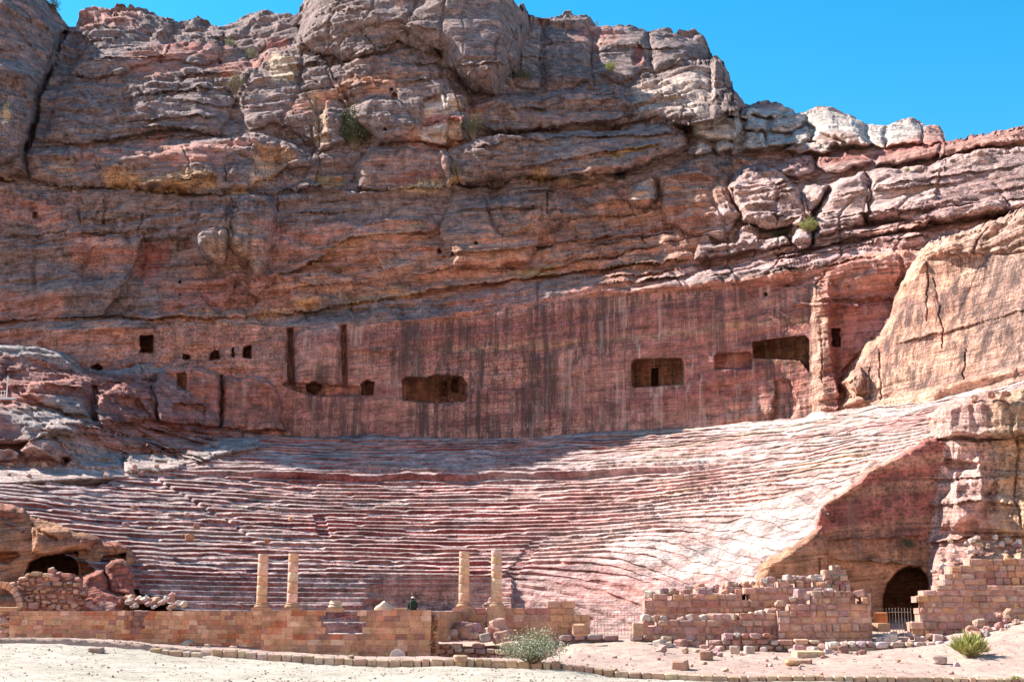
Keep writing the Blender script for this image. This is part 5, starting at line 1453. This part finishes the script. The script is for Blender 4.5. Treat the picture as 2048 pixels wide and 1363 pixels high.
heap('stone lying on the sand strip below the left outcrop', 'stones on the left sand strip', 20, [(0, 915, 950), (120, 922, 958), (380, 938, 955)], (5, 16), PAL_RED[:3] + PAL_MIX, ROCKY, lambda px, py: depth_at(px, py).y - 0.15)
heap('stone lying on the seat rows', 'stones on the seat rows', 14, [(220, 1010, 1080), (600, 1010, 1100)], (7, 15), PAL_TAN + PAL_MIX, ROUGHB + ROCKY, lambda px, py: 86.0 + (1100 - py) * 0.09 + (px - 220) * 0.02)
heap('block on the rim above the right rock shoulder', 'stones on the right rim', 10, [(1935, 795, 803), (2030, 790, 800)], (10, 18), PAL_RED[:3], ROUND, lambda px, py: depth_at(px, 806).y)

# pebbles strewn over the ground
npb = 11000
pbx = np.array([rs.uniform(-30, 30) for _ in range(npb)]); pby = np.array([36.5 + 38 * rs.random() ** 1.1 for _ in range(npb)])
pbz = gz(pbx, pby)
base8 = np.array([(1, 0, 0), (-1, 0, 0), (0, 1, 0), (0, -1, 0), (0, 0, 0.8), (0, 0, -0.6)], float)
tri8 = [(0, 2, 4), (2, 1, 4), (1, 3, 4), (3, 0, 4), (2, 0, 5), (1, 2, 5), (3, 1, 5), (0, 3, 5)]
PV, PF = [], []
for k in range(npb):
    s = 0.012 + 0.045 * rs.random() ** 4
    a = rs.uniform(0, 6.28)
    ca, sa_ = math.cos(a) * s, math.sin(a) * s
    el = rs.uniform(0.7, 1.5)
    for (x, y, z) in base8:
        PV.append((pbx[k] + (x * ca - y * sa_) * el, pby[k] + x * sa_ + y * ca, pbz[k] + z * s * rs.uniform(0.7, 1.1) + s * 0.3))
    PF += [tuple(6 * k + i for i in t) for t in tri8]
me = bpy.data.meshes.new('pebbles'); me.from_pydata(PV, [], PF)
mpb, N, L, b = node_mat('pebble_stone')
gpos = N.new('ShaderNodeNewGeometry').outputs['Position']
L.new(ramp(N, L, ntex(N, L, gpos, 3.0, 2), [(0.35, (0.16, 0.12, 0.10)), (0.55, (0.34, 0.26, 0.21)), (0.7, (0.5, 0.42, 0.35))]), b.inputs['Base Color'])
o = link('pebbles', me, mpb); tag(o, 'small pebbles strewn over the path and sand', 'pebbles', kind='stuff')

# ------------------------------------------------------------------ plants
def leaf_material(name, c1, c2):
    m, N, L, b = node_mat(name)
    g = N.new('ShaderNodeNewGeometry')
    r = g.outputs['Random Per Island']
    L.new(ramp(N, L, r, [(0.0, c1), (1.0, c2)]), b.inputs['Base Color'])
    b.inputs['Roughness'].default_value = 0.7
    return m


M_GREYG = leaf_material('grey_green_leaf', (0.19, 0.22, 0.12), (0.46, 0.46, 0.33))
M_YELG = leaf_material('yellow_green_leaf', (0.26, 0.29, 0.07), (0.50, 0.48, 0.20))
M_DARKG = leaf_material('dark_green_leaf', (0.05, 0.07, 0.035), (0.12, 0.14, 0.07))
M_DRY = leaf_material('dry_leaf', (0.20, 0.17, 0.11), (0.34, 0.30, 0.20))
mwood, N, L, b = node_mat('twig_wood'); b.inputs['Base Color'].default_value = (0.22, 0.16, 0.11, 1)


def shrub(name, label, cat, p, w, h, mat, nstem, nleaf, leaf, seed, spread=1.0, upright=False, depth=None):
    r = random.Random(seed)
    root = empty(name, p); tag(root, label, cat, 'desert shrubs' if cat == 'shrub' else None)
    bm = bmesh.new()
    tips = []
    for _ in range(nstem):
        a = r.uniform(0, 2 * math.pi)
        sp = r.random() ** 0.5 * spread
        tx, ty = math.cos(a) * sp * w / 2, math.sin(a) * sp * (depth or w) / 2
        tz = h * (r.uniform(0.5, 1.0) * math.sqrt(max(0.05, 1 - 0.75 * sp * sp)))
        pts = [Vector((tx * 0.1, ty * 0.1, 0)), Vector((tx * 0.55, ty * 0.55, tz * 0.6)), Vector((tx, ty, tz))]
        for q0, q1, rr_ in ((pts[0], pts[1], 0.012), (pts[1], pts[2], 0.007)):
            d = q1 - q0
            M = Matrix.Translation((q0 + q1) / 2) @ d.to_track_quat('Z', 'Y').to_matrix().to_4x4()
            bmesh.ops.create_cone(bm, cap_ends=False, segments=4, radius1=rr_ * max(1, h / 1.5), radius2=rr_ * 0.5 * max(1, h / 1.5), depth=d.length, matrix=M)
        tips.append(pts)
    bm_obj('stems', bm, mwood, root)
    V_, F_ = [], []
    for k in range(nleaf):
        pts = tips[k % len(tips)]
        t = 0.25 + 0.8 * r.random() ** 0.7
        c = pts[0].lerp(pts[1], t * 2) if t < 0.5 else pts[1].lerp(pts[2], (t - 0.5) * 2)
        c = c + Vector((r.gauss(0, 1), r.gauss(0, 1), r.gauss(0, 0.8))) * (0.055 * w if not upright else 0.03 * w)
        c.z = max(c.z, 0.01)
        if upright:
            d = (pts[2] - pts[0]).normalized() * leaf * r.uniform(0.7, 1.6) + Vector((r.uniform(-1, 1), r.uniform(-1, 1), 0)) * leaf * 0.3
            wd = 0.08
        else:
            d = Vector((r.gauss(0, 1), r.gauss(0, 1), r.gauss(0.5, 0.8))).normalized() * leaf * r.uniform(0.6, 1.4)
            wd = 0.28
        sdir = d.cross(Vector((r.gauss(0, 1), r.gauss(0, 1), r.gauss(0, 1)))).normalized() * d.length * wd
        i0 = len(V_)
        V_ += [c - d * 0.5, c + sdir, c + d * 0.5, c - sdir]
        F_.append((i0, i0 + 1, i0 + 2, i0 + 3))
    me_ = bpy.data.meshes.new('foliage'); me_.from_pydata([tuple(q) for q in V_], [], F_)
    link('foliage', me_, mat, root)
    return root


def gpt(px, py, Y):
    p = at(px, py, Y); p.z = float(gz(p.x, p.y)) - 0.02
    return p


shrub('bush', 'large grey-green bush growing before the rubble wall', 'bush', at(1066, 1326, ground_hit(1066, 1326)), 2.9, 1.55, M_GREYG, 130, 5200, 0.08, 1)
shrub('grass_tuft', 'bright yellow-green feathery tuft at lower right', 'grass tuft', at(1940, 1314, ground_hit(1940, 1314)), 1.75, 1.2, M_YELG, 90, 2600, 0.22, 2, upright=True)
shrub('grass_tuft', 'tiny green tuft at the bottom right corner of the sand', 'grass tuft', at(2030, 1358, ground_hit(2030, 1358)), 0.45, 0.18, M_YELG, 20, 300, 0.05, 3)
for nm, lb, px, py, w, h, mt, ns, nl, lf in (
    ('shrub', 'grey-green shrub among the rubble beside the red boulder', 148, 1176, 1.0, 0.75, M_GREYG, 30, 900, 0.06),
    ('shrub', 'dark shrub hanging on the red recess wall', 1815, 1098, 0.85, 0.85, M_DARKG, 25, 900, 0.06),
    ('shrub', 'bright green shrub on the lower right cliff ledge', 1615, 470, 1.8, 1.5, M_YELG, 40, 1800, 0.10),
    ('shrub', 'bright green bush below the upper right cliff face', 1223, 146, 1.5, 1.5, M_YELG, 35, 1100, 0.12),
    ('shrub', 'small olive tuft left of the right-hand cliff bulge', 1480, 446, 0.75, 0.7, M_YELG, 18, 500, 0.08),
    ('shrub', 'low dark green mat on the ledge left of the bright shrub', 1556, 470, 2.2, 0.45, M_DARKG, 30, 1100, 0.09),
    ('shrub', 'tall dark sparse shrub in the deep cleft of the cliff', 708, 300, 4.0, 5.0, M_DARKG, 80, 4200, 0.2),
    ('shrub', 'dark sparse shrub right of the pale cliff patch', 948, 282, 2.6, 3.6, M_DARKG, 45, 1200, 0.13),
    ('shrub', 'pale dry bush high on the left cliff face', 472, 195, 2.2, 3.4, M_DRY, 45, 1300, 0.13),
    ('shrub', 'green bush in the notch left of the arched rock', 504, 125, 1.6, 1.7, M_GREYG, 30, 900, 0.12),
    ('shrub', 'greyish bush above the green bush in the notch', 464, 100, 1.7, 1.1, M_GREYG, 25, 700, 0.12),
    ('shrub', 'dark bush at the foot of the upper tower', 1050, 162, 2.4, 1.8, M_DARKG, 40, 1100, 0.12),
    ('shrub', 'tiny yellow tuft on the central tower', 800, 86, 0.7, 0.5, M_YELG, 15, 300, 0.09),
    ('shrub', 'dry shrub beside the right end of the jutting block', 912, 362, 1.7, 3.0, M_DRY, 40, 900, 0.12),
    ('shrub', 'dark dry shrub on the ledge in the cliff centre', 1046, 362, 1.2, 2.6, M_DARKG, 25, 500, 0.12),
    ('shrub', 'dark bush on the skyline at upper left corner', 104, 24, 2.4, 2.4, M_DARKG, 40, 1400, 0.13),
    ('shrub', 'small leafless sapling on the upper tower skyline', 1194, 54, 0.5, 1.2, M_DRY, 8, 60, 0.09),
    ('shrub', 'dry pale shrub on the upper tower', 850, 76, 1.4, 1.5, M_DRY, 30, 400, 0.11),
    ('shrub', 'small pale shrub at the right of the upper tower', 1350, 125, 0.9, 0.9, M_DRY, 20, 300, 0.09),
    ('shrub', 'flat green cushion plant on the right rock shoulder', 1997, 876, 0.9, 0.28, M_YELG, 20, 500, 0.05),
    ('shrub', 'small green tuft on the sloping right summit', 1815, 345, 0.7, 0.5, M_YELG, 15, 250, 0.09)):
    p = depth_at(px, py)
    p.y -= 0.25
    shrub(nm, lb, 'shrub', p, w, h, mt, ns, nl, lf, int(px) + 7, depth=w * 0.6)

# ------------------------------------------------------------------ small white survey post on the outcrop
mwhite, N, L, b = node_mat('white_paint'); b.inputs['Base Color'].default_value = (0.78, 0.78, 0.76, 1); b.inputs['Roughness'].default_value = 0.5
p = depth_at(17, 800); p.y -= 0.4
root = empty('white_post', p); tag(root, 'thin white post with crossbar on the left outcrop', 'post')
bm = bmesh.new(); rod(bm, (0, 0, 0), (0, 0, 1.95), 0.05, 8); bm_obj('pole', bm, mwhite, root)
bm = bmesh.new(); rod(bm, (-0.13, 0, 1.72), (0.13, 0, 1.72), 0.045, 8); bm_obj('crossbar', bm, mwhite, root)
bm = bmesh.new(); bmesh.ops.create_cube(bm, size=1.0, matrix=Matrix.Translation((0.1, 0, 0.08)) @ Matrix.Diagonal((1.3, 0.5, 0.16, 1))); bm_obj('base', bm, mwhite, root)
bm = bmesh.new()
for k in range(4):
    rod(bm, (-0.9 + 0.25 * k, -0.1, -0.1), (-0.9 + 0.25 * k, -0.1, 0.75), 0.02)
rod(bm, (-1.0, -0.1, 0.7), (0.0, -0.1, 0.7), 0.02); bm_obj('railing', bm, mwhite, root)

# ------------------------------------------------------------------ person sitting on the wall, seen from behind
def skin(name, verts, edges, radii, mat, parent, sub=2):
    me = bpy.data.meshes.new(name)
    me.from_pydata(verts, edges, [])
    o = link(name, me, mat, parent)
    o.modifiers.new('skin', 'SKIN')
    me.skin_vertices[0].data[0].use_root = True
    for i, q in enumerate(radii):
        me.skin_vertices[0].data[i].radius = (q if isinstance(q, tuple) else (q, q))
    sm = o.modifiers.new('sub', 'SUBSURF'); sm.levels = sub; sm.render_levels = sub
    return o


def plain(name, col, rough=0.8):
    m, N, L, b = node_mat(name)
    tc_ = N.new('ShaderNodeTexCoord').outputs['Object']
    n_ = ntex(N, L, tc_, 14.0, 3)
    L.new(mixc(N, L, 'MULTIPLY', 1.0, col, ramp(N, L, n_, [(0.3, 0.7), (0.7, 1.25)])), b.inputs['Base Color'])
    b.inputs['Roughness'].default_value = rough
    return m


M_JACK = plain('dark_jacket', (0.012, 0.014, 0.02)); M_TROU = plain('dark_trousers', (0.03, 0.03, 0.035)); M_PACK = plain('green_backpack', (0.018, 0.035, 0.022))
M_SKIN = plain('skin_tone', (0.42, 0.25, 0.17), 0.6); M_HAIR = plain('dark_hair', (0.015, 0.012, 0.01)); M_CAP = plain('white_cap', (0.7, 0.7, 0.68))
pw = at(826, 1219, 73.75)
seat = piece('seat_stone', ROUGHB[2], (pw.x, 74.15, pw.z - 0.42), (1.0, 0.7, 0.62), (0, 0, 0.05), (0.40, 0.23, 0.15, 1))
tag(seat, 'tan stone block behind the central wall under the seated person', 'stone')
person = empty('person', (pw.x, 73.98, pw.z - 0.11), math.radians(12))
tag(person, 'person in dark jacket with green backpack sitting hunched on the wall', 'person')
# x right, y away from the camera (the way the person faces), z up
vb_ = [(0, 0, 0.10), (0, 0.02, 0.26), (0, 0.08, 0.42), (0, 0.15, 0.53), (0, 0.20, 0.60),
       (-0.17, 0.14, 0.49), (-0.24, 0.26, 0.27), (-0.13, 0.46, 0.22), (0.17, 0.14, 0.49), (0.24, 0.26, 0.27), (0.13, 0.46, 0.22),
       (-0.10, 0.06, 0.09), (-0.13, 0.45, 0.12), (-0.13, 0.50, -0.28), (0.10, 0.06, 0.09), (0.13, 0.45, 0.12), (0.13, 0.50, -0.28), (-0.13, 0.62, -0.34), (0.13, 0.62, -0.34)]
eb_ = [(0, 1), (1, 2), (2, 3), (3, 4), (3, 5), (5, 6), (6, 7), (3, 8), (8, 9), (9, 10), (0, 11), (11, 12), (12, 13), (13, 17), (0, 14), (14, 15), (15, 16), (16, 18)]
rb_ = [(0.16, 0.12), (0.155, 0.11), (0.17, 0.12), (0.13, 0.10), 0.055, 0.075, 0.058, 0.042, 0.075, 0.058, 0.042, 0.10, 0.072, 0.052, 0.10, 0.072, 0.052, 0.045, 0.045]
skin('body', vb_, eb_, rb_, M_JACK, person)
bm = bmesh.new(); bmesh.ops.create_icosphere(bm, subdivisions=3, radius=1.0)
for v in bm.verts:
    q = v.co
    v.co = Vector((q.x * 0.078 * (1 - 0.12 * max(0, -q.z)), 0.245 + q.y * 0.098 + (0.018 if (q.y > 0.8 and abs(q.z + 0.1) < 0.3) else 0) + 0.02 * max(0, -q.z) * (q.y > 0), 0.675 + q.z * 0.118))
bm_obj('head', bm, M_SKIN, person, True)
bm = bmesh.new(); bmesh.ops.create_icosphere(bm, subdivisions=3, radius=1.0)
for v in bm.verts:
    q = v.co
    v.co = Vector((q.x * 0.085, 0.238 + min(q.y, 0.35) * 0.106, 0.685 + max(q.z, -0.75) * 0.122))
bm_obj('hair', bm, M_HAIR, person, True)
bm = bmesh.new(); bmesh.ops.create_icosphere(bm, subdivisions=3, radius=1.0)
for v in bm.verts:
    q = v.co
    v.co = Vector((q.x * 0.09 + 0.004, 0.242 + q.y * (0.11 if q.y < 0 else 0.17), 0.752 + max(q.z, -0.1) * 0.07))
bm_obj('cap', bm, M_CAP, person, True)
for sx in (-1, 1):
    vv = [(sx * 0.13, 0.46, 0.22), (sx * 0.10, 0.53, 0.21)]; ee = [(0, 1)]; rr2 = [0.036, 0.034]
    for k in range(4):
        b0 = len(vv); off = (k - 1.5) * 0.02
        vv += [(sx * (0.08 - 0.0) + off, 0.57 - abs(off) * 0.3, 0.205), (sx * 0.07 + off, 0.595 - abs(off) * 0.5, 0.185), (sx * 0.065 + off, 0.60 - abs(off), 0.165)]
        ee += [(1, b0), (b0, b0 + 1), (b0 + 1, b0 + 2)]; rr2 += [0.0095, 0.009, 0.008]
    b0 = len(vv); vv += [(sx * 0.05, 0.53, 0.225), (sx * 0.035, 0.555, 0.22)]; ee += [(0, b0), (b0, b0 + 1)]; rr2 += [0.011, 0.009]
    skin('hand', vv, ee, rr2, M_SKIN, person, 1)
pack = empty('pack_tmp', (0, 0, 0)); bpy.data.objects.remove(pack)
bm = bmesh.new(); bmesh.ops.create_cube(bm, size=1.0); bmesh.ops.subdivide_edges(bm, edges=bm.edges[:], cuts=4, use_grid_fill=True)
for v in bm.verts:
    q = v.co * 2
    n_ = max(abs(q.x), abs(q.y), abs(q.z)); l_ = q.length
    q = q * (0.55 * n_ / l_ + 0.45) * (1.25 if False else 1.15)
    v.co = Vector((q.x * 0.165 - 0.03, -0.15 + q.y * 0.105 + q.z * 0.03, 0.36 + q.z * 0.24 + 0.008 * float(noise(q.x * 5, q.y * 5, q.z * 5, 5))))
bpk = bm_obj('backpack', bm, M_PACK, person, True)
bm = bmesh.new(); bmesh.ops.create_cube(bm, size=1.0, matrix=Matrix.Translation((-0.03, -0.265, 0.27)) @ Matrix.Diagonal((0.22, 0.07, 0.18, 1))); bmesh.ops.bevel(bm, geom=bm.edges[:], offset=0.025, segments=2, affect='EDGES')
bm_obj('pocket', bm, M_PACK, bpk)
bm = bmesh.new(); rod(bm, (-0.07, -0.13, 0.63), (0.0, -0.13, 0.66), 0.012); rod(bm, (0.0, -0.13, 0.66), (0.04, -0.13, 0.63), 0.012); bm_obj('carry_loop', bm, M_TROU, bpk)
